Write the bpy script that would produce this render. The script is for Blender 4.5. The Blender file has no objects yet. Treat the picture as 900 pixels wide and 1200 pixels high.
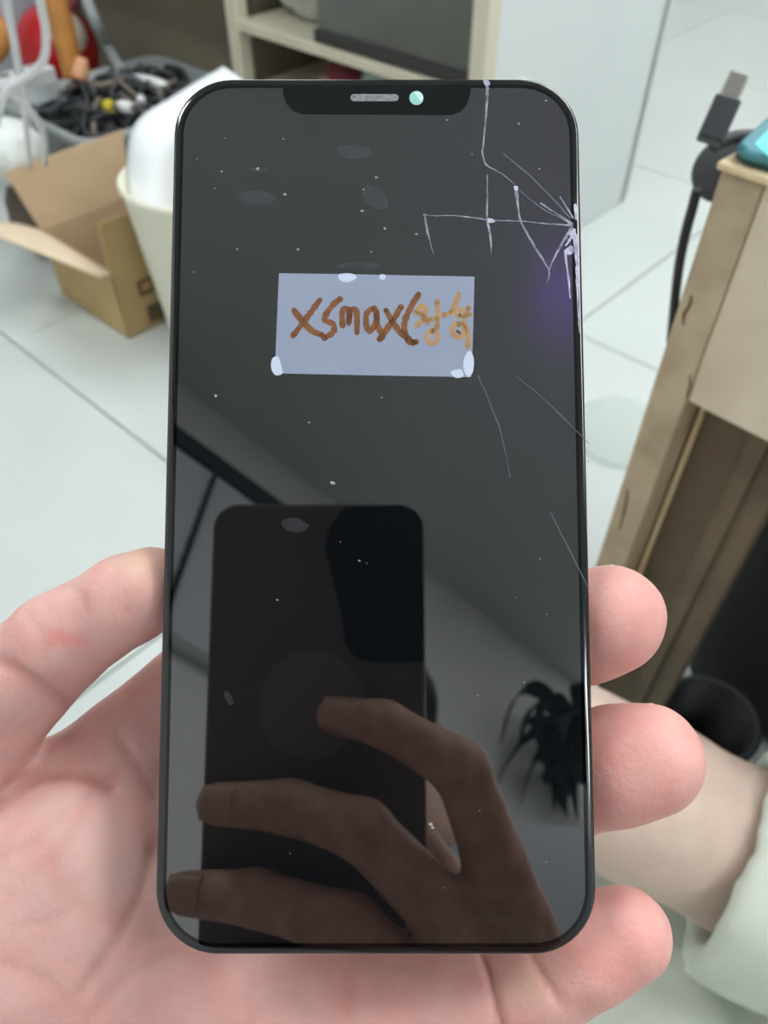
import bpy, bmesh, math, random
import numpy as np
from mathutils import Vector, Matrix
random.seed(7); RNG = np.random.default_rng(7)
SC = bpy.context.scene; COL = SC.collection

# ------------------------------------------------------------------ camera, exposure, world
PITCH = math.radians(47); CP, SP = math.cos(PITCH), math.sin(PITCH)
CAM = np.array([0.0, 0.0, 0.9]); F = 901.0
cd = bpy.data.cameras.new('camera'); cam = bpy.data.objects.new('camera', cd); COL.objects.link(cam)
cam.location = CAM; cam.rotation_euler = (math.pi/2 - PITCH, 0, 0)
cd.sensor_fit = 'VERTICAL'; cd.sensor_height = 32.0; cd.lens = F/1200*32.0
cd.clip_start = 0.004; cd.clip_end = 60
cd.dof.use_dof = True; cd.dof.focus_distance = 0.142; cd.dof.aperture_fstop = cd.lens/1.25
SC.camera = cam
SC.view_settings.view_transform = 'Standard'; SC.view_settings.look = 'None'
SC.view_settings.gamma = 1; SC.view_settings.use_curve_mapping = False
SC.view_settings.exposure = 0.0
LAMP = 17.0                                     # radiance of the ceiling light diffusers
w = bpy.data.worlds.new('world'); SC.world = w; w.use_nodes = True
w.node_tree.nodes['Background'].inputs[0].default_value = (0.75, 0.8, 0.8, 1)
w.node_tree.nodes['Background'].inputs[1].default_value = 0.35

# ------------------------------------------------------------------ measuring helpers (photograph pixel -> point at a real distance)
def ray(px, py):
    x = (px-450)/F; y = (600-py)/F
    return np.array([x, CP+y*SP, y*CP-SP])
def atz(px, py, z=0.0):
    r = ray(px, py); return CAM + r*(z-CAM[2])/r[2]
def aty(px, py, Y):
    r = ray(px, py); return CAM + r*(Y/r[1])
def atd(px, py, d):
    return CAM + ray(px, py)*d
def c2w(v):                                      # camera axes (right, up, forward) -> world
    v = np.asarray(v, float)
    return np.stack([v[..., 0], v[..., 2]*CP+v[..., 1]*SP, -v[..., 2]*SP+v[..., 1]*CP], -1)
U = np.array([0.68, 0.733, 0.0]); U /= np.linalg.norm(U); V = np.array([U[1], -U[0], 0.0])
Z = np.array([0, 0, 1.0])
def uv(u, v, z=0.0): return U*u + V*v + Z*z      # the room's own axes

# ------------------------------------------------------------------ materials
def lin(c):
    c = np.array(c, float)/255
    return tuple(np.where(c <= .04045, c/12.92, ((c+.055)/1.055)**2.4)) + (1.0,)
def mat(name, rgb, rough=.6, metal=0, spec=.5, var=None, scale=30, amount=.5, bump=0, bscale=200, sss=0, trans=0, ior=1.5, attr=None, coat=0, detail=4, dist=.001, alpha=1):
    m = bpy.data.materials.new(name); m.use_nodes = True
    nt = m.node_tree; b = nt.nodes['Principled BSDF']; L = nt.links
    b.inputs['Base Color'].default_value = lin(rgb); b.inputs['Roughness'].default_value = rough
    b.inputs['Metallic'].default_value = metal; b.inputs['IOR'].default_value = ior
    b.inputs['Specular IOR Level'].default_value = spec; b.inputs['Coat Weight'].default_value = coat
    b.inputs['Transmission Weight'].default_value = trans; b.inputs['Alpha'].default_value = alpha
    if sss:
        b.inputs['Subsurface Weight'].default_value = sss; b.inputs['Subsurface Radius'].default_value = (1.0, .35, .2); b.inputs['Subsurface Scale'].default_value = .003
    tc = nt.nodes.new('ShaderNodeTexCoord')
    src = None
    if attr:
        a = nt.nodes.new('ShaderNodeAttribute'); a.attribute_name = attr; src = a.outputs['Color']
    if var is not None:
        n = nt.nodes.new('ShaderNodeTexNoise'); n.inputs['Scale'].default_value = scale; n.inputs['Detail'].default_value = detail
        L.new(tc.outputs['Object'], n.inputs['Vector'])
        cr = nt.nodes.new('ShaderNodeValToRGB'); cr.color_ramp.elements[0].position = .35; cr.color_ramp.elements[1].position = .68
        L.new(n.outputs['Fac'], cr.inputs['Fac'])
        mx = nt.nodes.new('ShaderNodeMix'); mx.data_type = 'RGBA'
        mu = nt.nodes.new('ShaderNodeMath'); mu.operation = 'MULTIPLY'; mu.inputs[1].default_value = amount
        L.new(cr.outputs['Color'], mu.inputs[0]); L.new(mu.outputs[0], mx.inputs['Factor'])
        if src: L.new(src, mx.inputs['A'])
        else: mx.inputs['A'].default_value = lin(rgb)
        mx.inputs['B'].default_value = lin(var); src = mx.outputs['Result']
    if src: L.new(src, b.inputs['Base Color'])
    if bump:
        n2 = nt.nodes.new('ShaderNodeTexNoise'); n2.inputs['Scale'].default_value = bscale; n2.inputs['Detail'].default_value = 3
        L.new(tc.outputs['Object'], n2.inputs['Vector'])
        bp = nt.nodes.new('ShaderNodeBump'); bp.inputs['Strength'].default_value = bump; bp.inputs['Distance'].default_value = dist
        L.new(n2.outputs['Fac'], bp.inputs['Height']); L.new(bp.outputs['Normal'], b.inputs['Normal'])
    return m
def emit(name, rgb, k):
    m = bpy.data.materials.new(name); m.use_nodes = True; nt = m.node_tree; nt.nodes.clear()
    e = nt.nodes.new('ShaderNodeEmission'); e.inputs[0].default_value = rgb+(1,); e.inputs[1].default_value = k
    o = nt.nodes.new('ShaderNodeOutputMaterial'); nt.links.new(e.outputs[0], o.inputs[0]); return m

M = {}
M['tile'] = mat('floor_tile', (206, 212, 209), .3, var=(197, 203, 200), scale=3, amount=.6)
M['grout'] = mat('grout', (188, 192, 189), .8)
M['wall'] = mat('wall_paint', (232, 232, 228), .8, var=(224, 224, 220), scale=2, amount=.5)
M['ceiling'] = mat('ceiling_paint', (196, 199, 200), .9)
M['black_frame'] = mat('phone_frame', (12, 14, 17), .25, spec=.6)
M['rim'] = mat('glass_rim', (6, 8, 11), .09, ior=1.7)
M['notch'] = mat('notch_black', (13, 16, 18), .22, spec=.35)
M['mesh_silver'] = mat('earpiece_mesh', (150, 152, 155), .5, metal=.3, var=(90, 92, 95), scale=2500, amount=.8)
M['mint'] = mat('mint_sensor', (150, 205, 195), .25)
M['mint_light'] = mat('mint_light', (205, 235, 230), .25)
M['crack'] = mat('crack_white', (158, 160, 176), .5, var=(70, 70, 84), scale=500, amount=.95)
M['crack_dim'] = mat('crack_dim', (96, 96, 106), .5)
M['impact'] = mat('impact_glass', (205, 205, 225), .35, var=(110, 105, 135), scale=600, amount=.8)
M['dust_and_glint'] = mat('dust_and_glint', (150, 150, 148), .8)
M['smudge'] = mat('smudge', (104, 110, 122), .7, alpha=.075)
M['sticker'] = mat('sticker_paper', (141, 150, 171), .6, var=(134, 144, 166), scale=60, amount=.6)
M['ink'] = mat('brown_ink', (128, 80, 40), .6, var=(104, 62, 30), scale=500, amount=.8)
M['ink_pale'] = mat('pale_orange_ink', (176, 140, 98), .6, var=(150, 112, 72), scale=500, amount=.7)
M['ink_dark'] = mat('dark_ink', (84, 60, 44), .6)
M['residue'] = mat('residue', (196, 205, 225), .4)
M['skin'] = mat('skin', (222, 178, 168), .5, attr='tint', var=(238, 200, 190), scale=140, amount=.35, bump=.35, bscale=900, sss=.35, spec=.35, dist=.0004)
M['skin_leg'] = mat('skin_leg', (208, 186, 172), .6, var=(190, 166, 152), scale=60, amount=.5, bump=.3, bscale=500, sss=.15, spec=.3, dist=.0006)
M['nail'] = mat('nail', (232, 200, 186), .35, sss=.2)
M['nail_dimmed'] = mat('nail_dimmed', (190, 148, 132), .4)  # nail darkened along with the dimmed second hand
M['cloth'] = mat('sage_cloth', (206, 212, 200), .9, var=(190, 198, 186), scale=25, amount=.6, bump=.4, bscale=1400, dist=.0006)
M['thread'] = mat('thread', (166, 172, 160), .9)
M['shirt'] = mat('pale_shirt', (176, 182, 190), .9)
M['hair'] = mat('hair', (18, 15, 14), .6)
M['desk'] = mat('worn_desk_paint', (222, 210, 188), .6, var=(196, 180, 154), scale=14, amount=.75, bump=.2, bscale=120, detail=8)
M['desk_edge'] = mat('worn_desk_edge', (226, 206, 168), .6, var=(200, 172, 128), scale=30, amount=.5)
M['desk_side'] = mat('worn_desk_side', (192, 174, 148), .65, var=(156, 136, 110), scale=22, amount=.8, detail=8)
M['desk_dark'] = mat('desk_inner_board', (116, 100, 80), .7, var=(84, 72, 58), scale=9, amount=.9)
M['stain'] = mat('stain', (92, 74, 54), .8, var=(136, 116, 92), scale=120, amount=.6)
M['black'] = mat('black_plastic', (18, 18, 20), .45)
M['black_matt'] = mat('black_matt', (20, 20, 21), .85)
M['navy'] = mat('navy_plastic', (14, 16, 22), .5)
M['rubber'] = mat('dark_rubber', (56, 58, 62), .55)
M['connector'] = mat('connector_body', (40, 42, 46), .5)
M['steel'] = mat('plug_steel', (160, 156, 150), .35, metal=.9)
M['teal'] = mat('teal_case', (74, 136, 148), .35, metal=.25, var=(96, 152, 160), scale=30, amount=.5)
M['teal_dark'] = mat('teal_dark', (34, 74, 72), .5)
M['cyan'] = mat('cyan_label', (110, 216, 216), .5)
M['white_board'] = mat('white_board', (214, 220, 220), .55, var=(206, 212, 213), scale=4, amount=.5)
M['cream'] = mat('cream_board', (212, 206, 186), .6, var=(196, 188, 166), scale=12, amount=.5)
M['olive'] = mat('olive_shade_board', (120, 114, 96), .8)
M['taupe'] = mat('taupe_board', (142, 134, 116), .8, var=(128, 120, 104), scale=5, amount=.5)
M['greybin'] = mat('dark_grey_tinted_plastic', (104, 106, 102), .4, var=(84, 86, 82), scale=7, amount=.8)
M['slot'] = mat('slot_dark', (50, 52, 50), .6)
M['clear'] = mat('clear_bag_film', (220, 224, 220), .3, var=(190, 194, 188), scale=25, amount=.8, bump=.5, bscale=60, dist=.01)
M['bluebox'] = mat('pale_blue_plastic', (176, 200, 222), .45)
M['maroon'] = mat('maroon_cloth', (116, 44, 62), .7)
M['pink'] = mat('dull_pink', (166, 122, 130), .7)
M['whitecloth'] = mat('white_cloth', (226, 234, 228), .8, var=(176, 214, 196), scale=14, amount=.9)
M['tote'] = mat('grey_tote', (158, 164, 164), .45, var=(140, 147, 148), scale=9, amount=.5, alpha=.9)
M['cable'] = mat('black_cable', (34, 37, 40), .5)
M['cable_grey'] = mat('grey_cable', (78, 84, 88), .5)
M['cable_brown'] = mat('brownish_cable', (108, 98, 88), .55)
M['white_plastic'] = mat('white_plastic', (226, 226, 226), .4)
M['yellow'] = mat('yellow_plastic', (200, 178, 40), .5)
M['red'] = mat('red_gloss', (178, 24, 30), .25)
M['cream_white'] = mat('cream_white_gloss', (226, 216, 198), .35)
M['orange_wood'] = mat('orange_wood', (190, 130, 60), .5, var=(150, 96, 48), scale=18, amount=.7)
M['peach'] = mat('peach', (224, 164, 126), .6)
M['lilac'] = mat('lilac_white_plastic', (202, 202, 214), .5)
M['white_cord'] = mat('white_cord', (222, 222, 226), .45)
M['bag_white'] = mat('white_bag', (228, 232, 230), .5, var=(200, 204, 198), scale=14, amount=.7, bump=.5, bscale=40, dist=.01)
M['bag_shade'] = mat('olive_bag_shade', (84, 84, 76), .7, var=(104, 70, 58), scale=10, amount=.6)
M['carton'] = mat('carton_inside', (196, 170, 138), .85, var=(184, 158, 126), scale=16, amount=.5)
M['carton_out'] = mat('carton_outside', (190, 164, 116), .8, var=(176, 148, 100), scale=10, amount=.5)
M['carton_edge'] = mat('carton_flap_pale', (226, 206, 178), .85)
M['print'] = mat('carton_print', (108, 90, 62), .8)
M['bucket'] = mat('cream_bucket', (230, 227, 208), .5)
M['paper'] = mat('white_paper', (236, 240, 244), .7)
M['film'] = mat('clear_film', (216, 226, 218), .35, alpha=.18)
M['phone_back'] = mat('photographer_phone_back', (92, 78, 75), .4)
M['lens_black'] = mat('camera_island', (3, 4, 7), .2, spec=.15)
M['grip'] = mat('grip_disc', (110, 98, 94), .4)
M['leaf'] = mat('dark_leaf', (22, 26, 22), .6)
M['rail'] = mat('dark_rail', (26, 28, 32), .5)
M['slat'] = mat('blind_slat', (214, 218, 224), .6)
M['lampwhite'] = mat('lamp_frame', (230, 230, 230), .5)
M['lamp'] = emit('lamp_diffuser', (.96, 1.0, 1.02), LAMP)

# ------------------------------------------------------------------ mesh helpers
class MB:
    def __init__(s): s.v = []; s.f = []; s.sm = []
    def add(s, vs, fs, smooth=False):
        n = len(s.v); s.v += [tuple(map(float, p)) for p in vs]
        s.f += [tuple(n+i for i in f) for f in fs]; s.sm += [smooth]*len(fs); return s
    def box(s, o, a, b, c, bev=0):               # corner o with edge vectors a, b, c
        o, a, b, c = map(np.asarray, (o, a, b, c))
        P = [o, o+a, o+a+b, o+b, o+c, o+a+c, o+a+b+c, o+b+c]
        fs = [(0, 3, 2, 1), (4, 5, 6, 7), (0, 1, 5, 4), (1, 2, 6, 5), (2, 3, 7, 6), (3, 0, 4, 7)]
        if np.dot(np.cross(a, b), c) < 0: fs = [f[::-1] for f in fs]
        return s.add(P, fs)
    def tube(s, pts, r, n=10, sub=6, caps=True):
        P = spline(pts, sub); k = len(P)
        rr = np.interp(np.linspace(0, 1, k), np.linspace(0, 1, len(r)), r) if np.ndim(r) else np.full(k, r)
        T = np.gradient(P, axis=0); T /= np.linalg.norm(T, axis=1)[:, None]+1e-12
        N = np.cross(T[0], [0.3, .5, .81]); N /= np.linalg.norm(N)
        vs = []
        for i in range(k):
            N = N - T[i]*N.dot(T[i]); N /= np.linalg.norm(N); B = np.cross(T[i], N)
            for j in range(n):
                a = 2*math.pi*j/n; vs.append(P[i]+rr[i]*(math.cos(a)*N+math.sin(a)*B))
        fs = [(i*n+j, i*n+(j+1) % n, (i+1)*n+(j+1) % n, (i+1)*n+j) for i in range(k-1) for j in range(n)]
        s.add(vs, fs, True)
        if caps: s.f += [tuple(len(s.v)-k*n+j for j in range(n))[::-1], tuple(len(s.v)-n+j for j in range(n))]; s.sm += [False]*2
        return s
    def ellipsoid(s, c, rx, ry, rz, ax=None, n=24, m=14, noise=0, seed=0, boxy=1):
        ax = np.eye(3) if ax is None else np.asarray(ax)
        g = np.random.default_rng(seed); ph = g.uniform(0, 6.28, (8, 4)); vs = []
        for i in range(m+1):
            t = math.pi*i/m
            for j in range(n):
                p = 2*math.pi*j/n; d = np.array([math.sin(t)*math.cos(p), math.sin(t)*math.sin(p), math.cos(t)])
                d = np.sign(d)*np.abs(d)**boxy
                k = 1+noise*sum(math.sin(d[0]*(2+q)*1.7+a[0])*math.sin(d[1]*(2+q)*1.5+a[1])*math.sin(d[2]*(1+q)+a[2]) for q, a in enumerate(ph))/1.6
                vs.append(np.asarray(c)+(d*k*np.array([rx, ry, rz]))@ax)
        fs = [(i*n+j, (i+1)*n+j, (i+1)*n+(j+1) % n, i*n+(j+1) % n) for i in range(m) for j in range(n)]
        return s.add(vs, fs, True)
    def lathe(s, c, prof, n=32, closed=True):    # prof: (r, z)
        vs = [np.asarray(c)+[r*math.cos(2*math.pi*j/n), r*math.sin(2*math.pi*j/n), z] for r, z in prof for j in range(n)]
        k = len(prof)
        s.add(vs, [(i*n+j, i*n+(j+1) % n, (i+1)*n+(j+1) % n, (i+1)*n+j) for i in range(k-1) for j in range(n)], True); return s
    def prism(s, pts, d):                        # polygon pts (3D) extruded by vector d
        pts = [np.asarray(p) for p in pts]; n = len(pts)
        vs = pts+[p+d for p in pts]
        fs = [tuple(range(n))[::-1], tuple(range(n, 2*n))]+[(i, (i+1) % n, n+(i+1) % n, n+i) for i in range(n)]
        return s.add(vs, fs)
    def grid(s, fn, nu, nv):                     # fn(a,b) on the unit square
        vs = [fn(i/nu, j/nv) for i in range(nu+1) for j in range(nv+1)]
        return s.add(vs, [(i*(nv+1)+j, (i+1)*(nv+1)+j, (i+1)*(nv+1)+j+1, i*(nv+1)+j+1) for i in range(nu) for j in range(nv)], True)
    def build(s, name, m, parent=None, bevel=0, solid=0, fix=True):
        me = bpy.data.meshes.new(name); off = np.array(parent.get('_loc', (0, 0, 0))) if parent else np.zeros(3)
        me.from_pydata([tuple(np.array(p)-off) for p in s.v], [], s.f)
        for p, k in zip(me.polygons, s.sm): p.use_smooth = k
        if fix:
            b = bmesh.new(); b.from_mesh(me); bmesh.ops.remove_doubles(b, verts=b.verts, dist=1e-7); bmesh.ops.recalc_face_normals(b, faces=b.faces); b.to_mesh(me); b.free()
        me.materials.append(M[m]); o = bpy.data.objects.new(name, me); COL.objects.link(o); o.parent = parent
        o['_loc'] = tuple(off)
        if solid:
            k = o.modifiers.new('solid', 'SOLIDIFY'); k.thickness = solid; k.offset = 0
        if bevel:
            k = o.modifiers.new('bevel', 'BEVEL'); k.width = bevel; k.segments = 3; k.limit_method = 'ANGLE'
        return o
def spline(pts, sub=6):
    P = np.asarray(pts, float)
    if len(P) < 3 or sub <= 1:
        return P if sub <= 1 else np.array([P[0]+(P[1]-P[0])*t for t in np.linspace(0, 1, sub+1)])
    Q = np.vstack([2*P[0]-P[1], P, 2*P[-1]-P[-2]]); out = []
    for i in range(len(P)-1):
        a, b, c, d = Q[i:i+4]
        for t in np.arange(sub)/sub:
            out.append(.5*(2*b+(c-a)*t+(2*a-5*b+4*c-d)*t*t+(3*b-a-3*c+d)*t**3))
    return np.array(out+[P[-1]])
def thing(name, label, cat, loc=(0, 0, 0), group=None):
    o = bpy.data.objects.new(name, None); COL.objects.link(o); o.location = tuple(map(float, loc)); o.empty_display_size = .02
    o['_loc'] = tuple(map(float, loc)); o['label'] = label; o['category'] = cat
    if group: o['group'] = group
    return o
def tag(o, label, cat, group=None):
    o['label'] = label; o['category'] = cat
    if group: o['group'] = group
    return o
def struct(o): o['kind'] = 'structure'; return o

# ---- smooth surfaces from distance fields (bodies, cloth)
def smin(a, b, k):
    if k <= 0: return np.minimum(a, b)
    h = np.maximum(k-np.abs(a-b), 0)/k
    return np.minimum(a, b)-h*h*k*.25
def cone(P, a, b, ra, rb):
    a = np.asarray(a, np.float32); b = np.asarray(b, np.float32); d = b-a
    t = np.clip(((P-a)@d)/np.float32(d.dot(d)+1e-12), 0, 1)
    return np.linalg.norm(P-a-t[..., None]*d, axis=-1)-(ra+(rb-ra)*t)
def chain(P, pts, k=0):
    D = None
    for (a, b) in zip(pts[:-1], pts[1:]):
        c = cone(P, a[0], b[0], a[1], b[1]); D = c if D is None else smin(D, c, k)
    return D
def nets(fn, lo, hi, h):
    lo = np.asarray(lo, float); n = np.ceil((np.asarray(hi)-lo)/h).astype(int)+1
    ax = [lo[i]+h*np.arange(n[i]) for i in range(3)]
    G = np.empty(n, np.float32)
    for i in range(0, n[0], 24):
        X, Y, Zz = np.meshgrid(ax[0][i:i+24], ax[1], ax[2], indexing='ij')
        G[i:i+24] = fn(np.stack([X, Y, Zz], -1).astype(np.float32))
    S = G < 0; c = n-1
    acc = np.zeros(tuple(c)+(3,), np.float32); cnt = np.zeros(tuple(c), np.float32)
    off = [(0, 0), (0, 1), (1, 0), (1, 1)]
    for axi in range(3):
        o1, o2 = [k for k in range(3) if k != axi]
        for da, db in off:
            sl0 = [None]*3; sl1 = [None]*3
            sl0[axi] = slice(0, c[axi]); sl1[axi] = slice(1, c[axi]+1)
            for oo, dd in ((o1, da), (o2, db)): sl0[oo] = sl1[oo] = slice(dd, c[oo]+dd)
            g0 = G[tuple(sl0)]; g1 = G[tuple(sl1)]; m = (g0 < 0) != (g1 < 0)
            t = np.where(m, g0/np.where(m, g0-g1, 1), 0)
            acc[..., axi] += t*m; acc[..., o1] += da*m; acc[..., o2] += db*m; cnt += m
    act = cnt > 0; idx = -np.ones(tuple(c), int); idx[act] = np.arange(act.sum())
    ijk = np.argwhere(act); v = lo+h*(ijk+acc[act]/cnt[act][:, None])
    faces = []
    for axi in range(3):
        o1, o2 = (axi+1) % 3, (axi+2) % 3
        sl0 = [slice(None)]*3; sl1 = [slice(None)]*3
        sl0[axi] = slice(0, n[axi]-1); sl1[axi] = slice(1, n[axi])
        e = np.argwhere(S[tuple(sl0)] != S[tuple(sl1)])
        e = e[(e[:, o1] > 0) & (e[:, o2] > 0) & (e[:, o1] < c[o1]) & (e[:, o2] < c[o2])]
        q = []
        for d1, d2 in ((0, 0), (-1, 0), (-1, -1), (0, -1)):
            k = e.copy(); k[:, o1] += d1; k[:, o2] += d2; q.append(idx[k[:, 0], k[:, 1], k[:, 2]])
        q = np.stack(q, 1); ins = S[e[:, 0], e[:, 1], e[:, 2]]
        q[~ins] = q[~ins][:, ::-1]; faces.append(q)
    f = np.concatenate(faces)
    # light smoothing
    e = np.concatenate([f[:, [0, 1]], f[:, [1, 2]], f[:, [2, 3]], f[:, [3, 0]]])
    for lam in (.5, .5, .4):
        s = np.zeros_like(v); k = np.zeros(len(v))
        np.add.at(s, e[:, 0], v[e[:, 1]]); np.add.at(k, e[:, 0], 1)
        np.add.at(s, e[:, 1], v[e[:, 0]]); np.add.at(k, e[:, 1], 1)
        v = v+lam*(s/k[:, None]-v)
    fnm = np.cross(v[f[:, 2]]-v[f[:, 0]], v[f[:, 3]]-v[f[:, 1]]); N = np.zeros_like(v)
    for i in range(4): np.add.at(N, f[:, i], fnm)
    N /= np.linalg.norm(N, axis=1)[:, None]+1e-20
    return v, f, N
def mesh_obj(name, v, f, m, parent, tint=None, flip=False):
    off = np.array(parent['_loc']) if parent else 0
    me = bpy.data.meshes.new(name); ff = f[:, ::-1] if flip else f
    me.from_pydata((v-off).tolist(), [], ff.tolist()); me.polygons.foreach_set('use_smooth', [True]*len(me.polygons))
    if tint is not None:
        a = me.attributes.new('tint', 'FLOAT_COLOR', 'POINT')
        a.data.foreach_set('color', np.concatenate([tint, np.ones((len(tint), 1))], 1).astype(np.float32).ravel())
    me.materials.append(M[m]); o = bpy.data.objects.new(name, me); COL.objects.link(o); o.parent = parent; o['_loc'] = tuple(parent['_loc']) if parent else (0, 0, 0)
    return o
def poly_dist(q, line):
    d = np.full(len(q), 1e9)
    for a, b in zip(line[:-1], line[1:]):
        a = np.array(a, float); b = np.array(b, float); e = b-a
        t = np.clip((q-a)@e/(e@e), 0, 1); d = np.minimum(d, np.linalg.norm(q-a-t[:, None]*e, axis=1))
    return d

# ================================================================== THE ROOM
UB, UF, VL, VR, CEIL = -.82, 4.3, -4.2, 3.4, 2.5
struct(MB().box(uv(UB, VL, -.06), U*(UF-UB), V*(VR-VL), Z*.052).build('floor', 'grout'))
floor = bpy.data.objects['floor']
T = .8; tile_me = None
for i in range(-2, 6):
    for j in range(-4, 7):
        u0, v0 = .45+T*i, -1.44+T*j
        u1, v1 = min(u0+T, UF), min(v0+T, VR); u0, v0 = max(u0, UB), max(v0, VL)
        if u1-u0 < .05 or v1-v0 < .05: continue
        full = abs(u1-u0-T) < 1e-6 and abs(v1-v0-T) < 1e-6
        if full and tile_me:
            o = bpy.data.objects.new('tile', tile_me); COL.objects.link(o); o.parent = floor; o.location = uv(u0, v0)
        elif full:
            o = MB().box(U*.002+V*.002-Z*.009, U*(T-.004), V*(T-.004), Z*.009).build('tile', 'tile', floor); tile_me = o.data; o.location = uv(u0, v0)
            b = bmesh.new(); b.from_mesh(tile_me); bmesh.ops.bevel(b, geom=[e for e in b.edges], offset=.0015, segments=1, affect='EDGES'); b.to_mesh(tile_me); b.free()
        else:
            MB().box(uv(u0+.002, v0+.002, -.009), U*(u1-u0-.004), V*(v1-v0-.004), Z*.009).build('tile', 'tile', floor)
struct(MB().box(uv(UB, VL, CEIL), U*(UF-UB), V*(VR-VL), Z*.06).build('ceiling', 'ceiling'))
struct(MB().box(uv(UB-.08, VL, 0), U*.08, V*(VR-VL), Z*CEIL).build('wall_back', 'wall'))
struct(MB().box(uv(UF, VL, 0), U*.08, V*(VR-VL), Z*CEIL).build('wall_front', 'wall'))
struct(MB().box(uv(UB, VL-.08, 0), U*(UF-UB), V*.08, Z*CEIL).build('wall_left', 'wall'))
struct(MB().box(uv(UB, VR, 0), U*(UF-UB), V*.08, Z*CEIL).build('wall_right', 'wall'))
places = ['over the phone', 'over the cabinet', 'over the desk', 'near the far left wall', 'far over the open floor', 'added close to the back wall to fill the palm', 'added at the right end of the back wall to wash it']
for (u, v), pl in zip([(1.2, .38), (1.6, -.2), (.75, 1.4), (1.9, -2.6), (3.4, -.6), (-.34, -1.35), (-.57, 2.34)], places):  # both panels by the back wall are unseen fills, added for palm and wall
    t = thing('ceiling_light', f'long white ceiling light panel {pl}', 'ceiling light', uv(u, v, CEIL), 'ceiling light panels')
    MB().box(uv(u-.17, v-.62, CEIL-.03), U*.34, V*1.24, Z*.03).build('frame', 'lampwhite', t)
    MB().box(uv(u-.15, v-.6, CEIL-.034), U*.3, V*1.2, Z*.003).build('diffuser', 'lamp', t)

# ================================================================== THE CRACKED PHONE
ANG = .0845
PR = np.array([[1, 0, 0], [0, math.cos(ANG), -math.sin(ANG)], [0, math.sin(ANG), math.cos(ANG)]])
PX, PY, PN = c2w(PR[:, 0]), c2w(PR[:, 1]), -c2w(PR[:, 2])          # width, length, towards the viewer
PO = CAM+c2w(np.array([-.00141, .00297, .1384]))
def ph(x, y, z=0): return PO+PX*x*1e-3+PY*y*1e-3+PN*z*1e-3         # mm on the screen
def scr(px, py):                                                    # photograph pixel -> mm on the screen
    r = ray(px, py); t = ((PO-CAM)@PN)/(r@PN); d = CAM+r*t-PO
    return np.array([d@PX, d@PY])*1e3
def rrect(w, h, r, n=10):
    out = []
    for cx, cy, a0 in ((w/2-r, h/2-r, 0), (-w/2+r, h/2-r, 90), (-w/2+r, -h/2+r, 180), (w/2-r, -h/2+r, 270)):
        for k in range(n+1):
            a = math.radians(a0+90*k/n); out.append((cx+r*math.cos(a), cy+r*math.sin(a)))
    return out
W_, H_, RC = 76.0, 158.3, 10.8
phone = thing('smartphone', 'cracked black smartphone screen with a handwritten lilac-grey sticker, held in the hand', 'smartphone', ph(0, 0, -3))
def ringed(profile):
    mb = MB(); vs = []; n = None
    for ins, z in profile:
        P = rrect(W_-2*ins, H_-2*ins, max(RC-ins, 1)); n = len(P); vs += [ph(x, y, z) for x, y in P]
    fs = [(i*n+j, i*n+(j+1) % n, (i+1)*n+(j+1) % n, (i+1)*n+j) for i in range(len(profile)-1) for j in range(n)]
    mb.add(vs, fs, True); return mb, n
fr, n = ringed([(.9, -3.4), (.25, -3.1), (.1, -2.6), (.1, -1.1), (.35, -.95)]); fr.f.append(tuple(range(n))[::-1]); fr.sm.append(False)
fr.build('frame', 'black_frame', phone)
rm, n = ringed([(.35, -1.0), (.12, -.85), (0, -.55), (.05, -.33), (.2, -.16), (.5, -.045), (.95, -.005), (1.3, 0)])
rm.build('glass_rim', 'rim', phone)
# display: flat glass, dark panel below; the panel is tinted purple at the cracked side
m = bpy.data.materials.new('display'); m.use_nodes = True; nt = m.node_tree; b = nt.nodes['Principled BSDF']
b.inputs['Roughness'].default_value = .012; b.inputs['IOR'].default_value = 2.3
tc = nt.nodes.new('ShaderNodeTexCoord'); sx = nt.nodes.new('ShaderNodeAttribute'); sx.attribute_name = 'purple_tint'
cr = nt.nodes.new('ShaderNodeMix'); cr.data_type = 'RGBA'
cr.inputs['A'].default_value = lin((14, 17, 20)); cr.inputs['B'].default_value = lin((92, 52, 150))
nt.links.new(sx.outputs['Fac'], cr.inputs['Factor']); nt.links.new(cr.outputs['Result'], b.inputs['Base Color'])
M['display'] = m
M['border'] = mat('screen_border', (3, 4, 6), .02, ior=1.5)
P = rrect(W_-2.6, H_-2.6, RC-1.3); Q = rrect(W_-3.7, H_-3.9, RC-1.85); n = len(P)
MB().add([ph(*p) for p in P]+[ph(*q) for q in Q], [(j, (j+1) % n, n+(j+1) % n, n+j) for j in range(n)]).build('border', 'border', phone, fix=False)
o = None
mb = MB(); NX, NY = 36, 76; wq, hq = W_-3.7, H_-3.9
# grid of the display clipped to its rounded outline
pts = []
rq = RC-1.85
for i in range(NX+1):
    for j in range(NY+1):
        x = -wq/2+wq*i/NX; y = -hq/2+hq*j/NY
        cx, cy = wq/2-rq, hq/2-rq
        if abs(x) > cx and abs(y) > cy:
            d = np.array([abs(x)-cx, abs(y)-cy]); l = np.linalg.norm(d); mx_ = max(d)
            d = d*(mx_/l if l > 0 else 1); x = math.copysign(cx+d[0], x); y = math.copysign(cy+d[1], y)
        pts.append((x, y))
mb.add([ph(x, y, 0) for x, y in pts], [(i*(NY+1)+j, (i+1)*(NY+1)+j, (i+1)*(NY+1)+j+1, i*(NY+1)+j+1) for i in range(NX) for j in range(NY)])
disp = mb.build('display', 'display', phone, fix=False)
at = disp.data.attributes.new('purple_tint', 'FLOAT', 'POINT'); bc = scr(656, 345)
pa = np.array(pts); dd = ((pa[:, 0]-bc[0])/5.5)**2+((pa[:, 1]-bc[1])/9)**2
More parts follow.
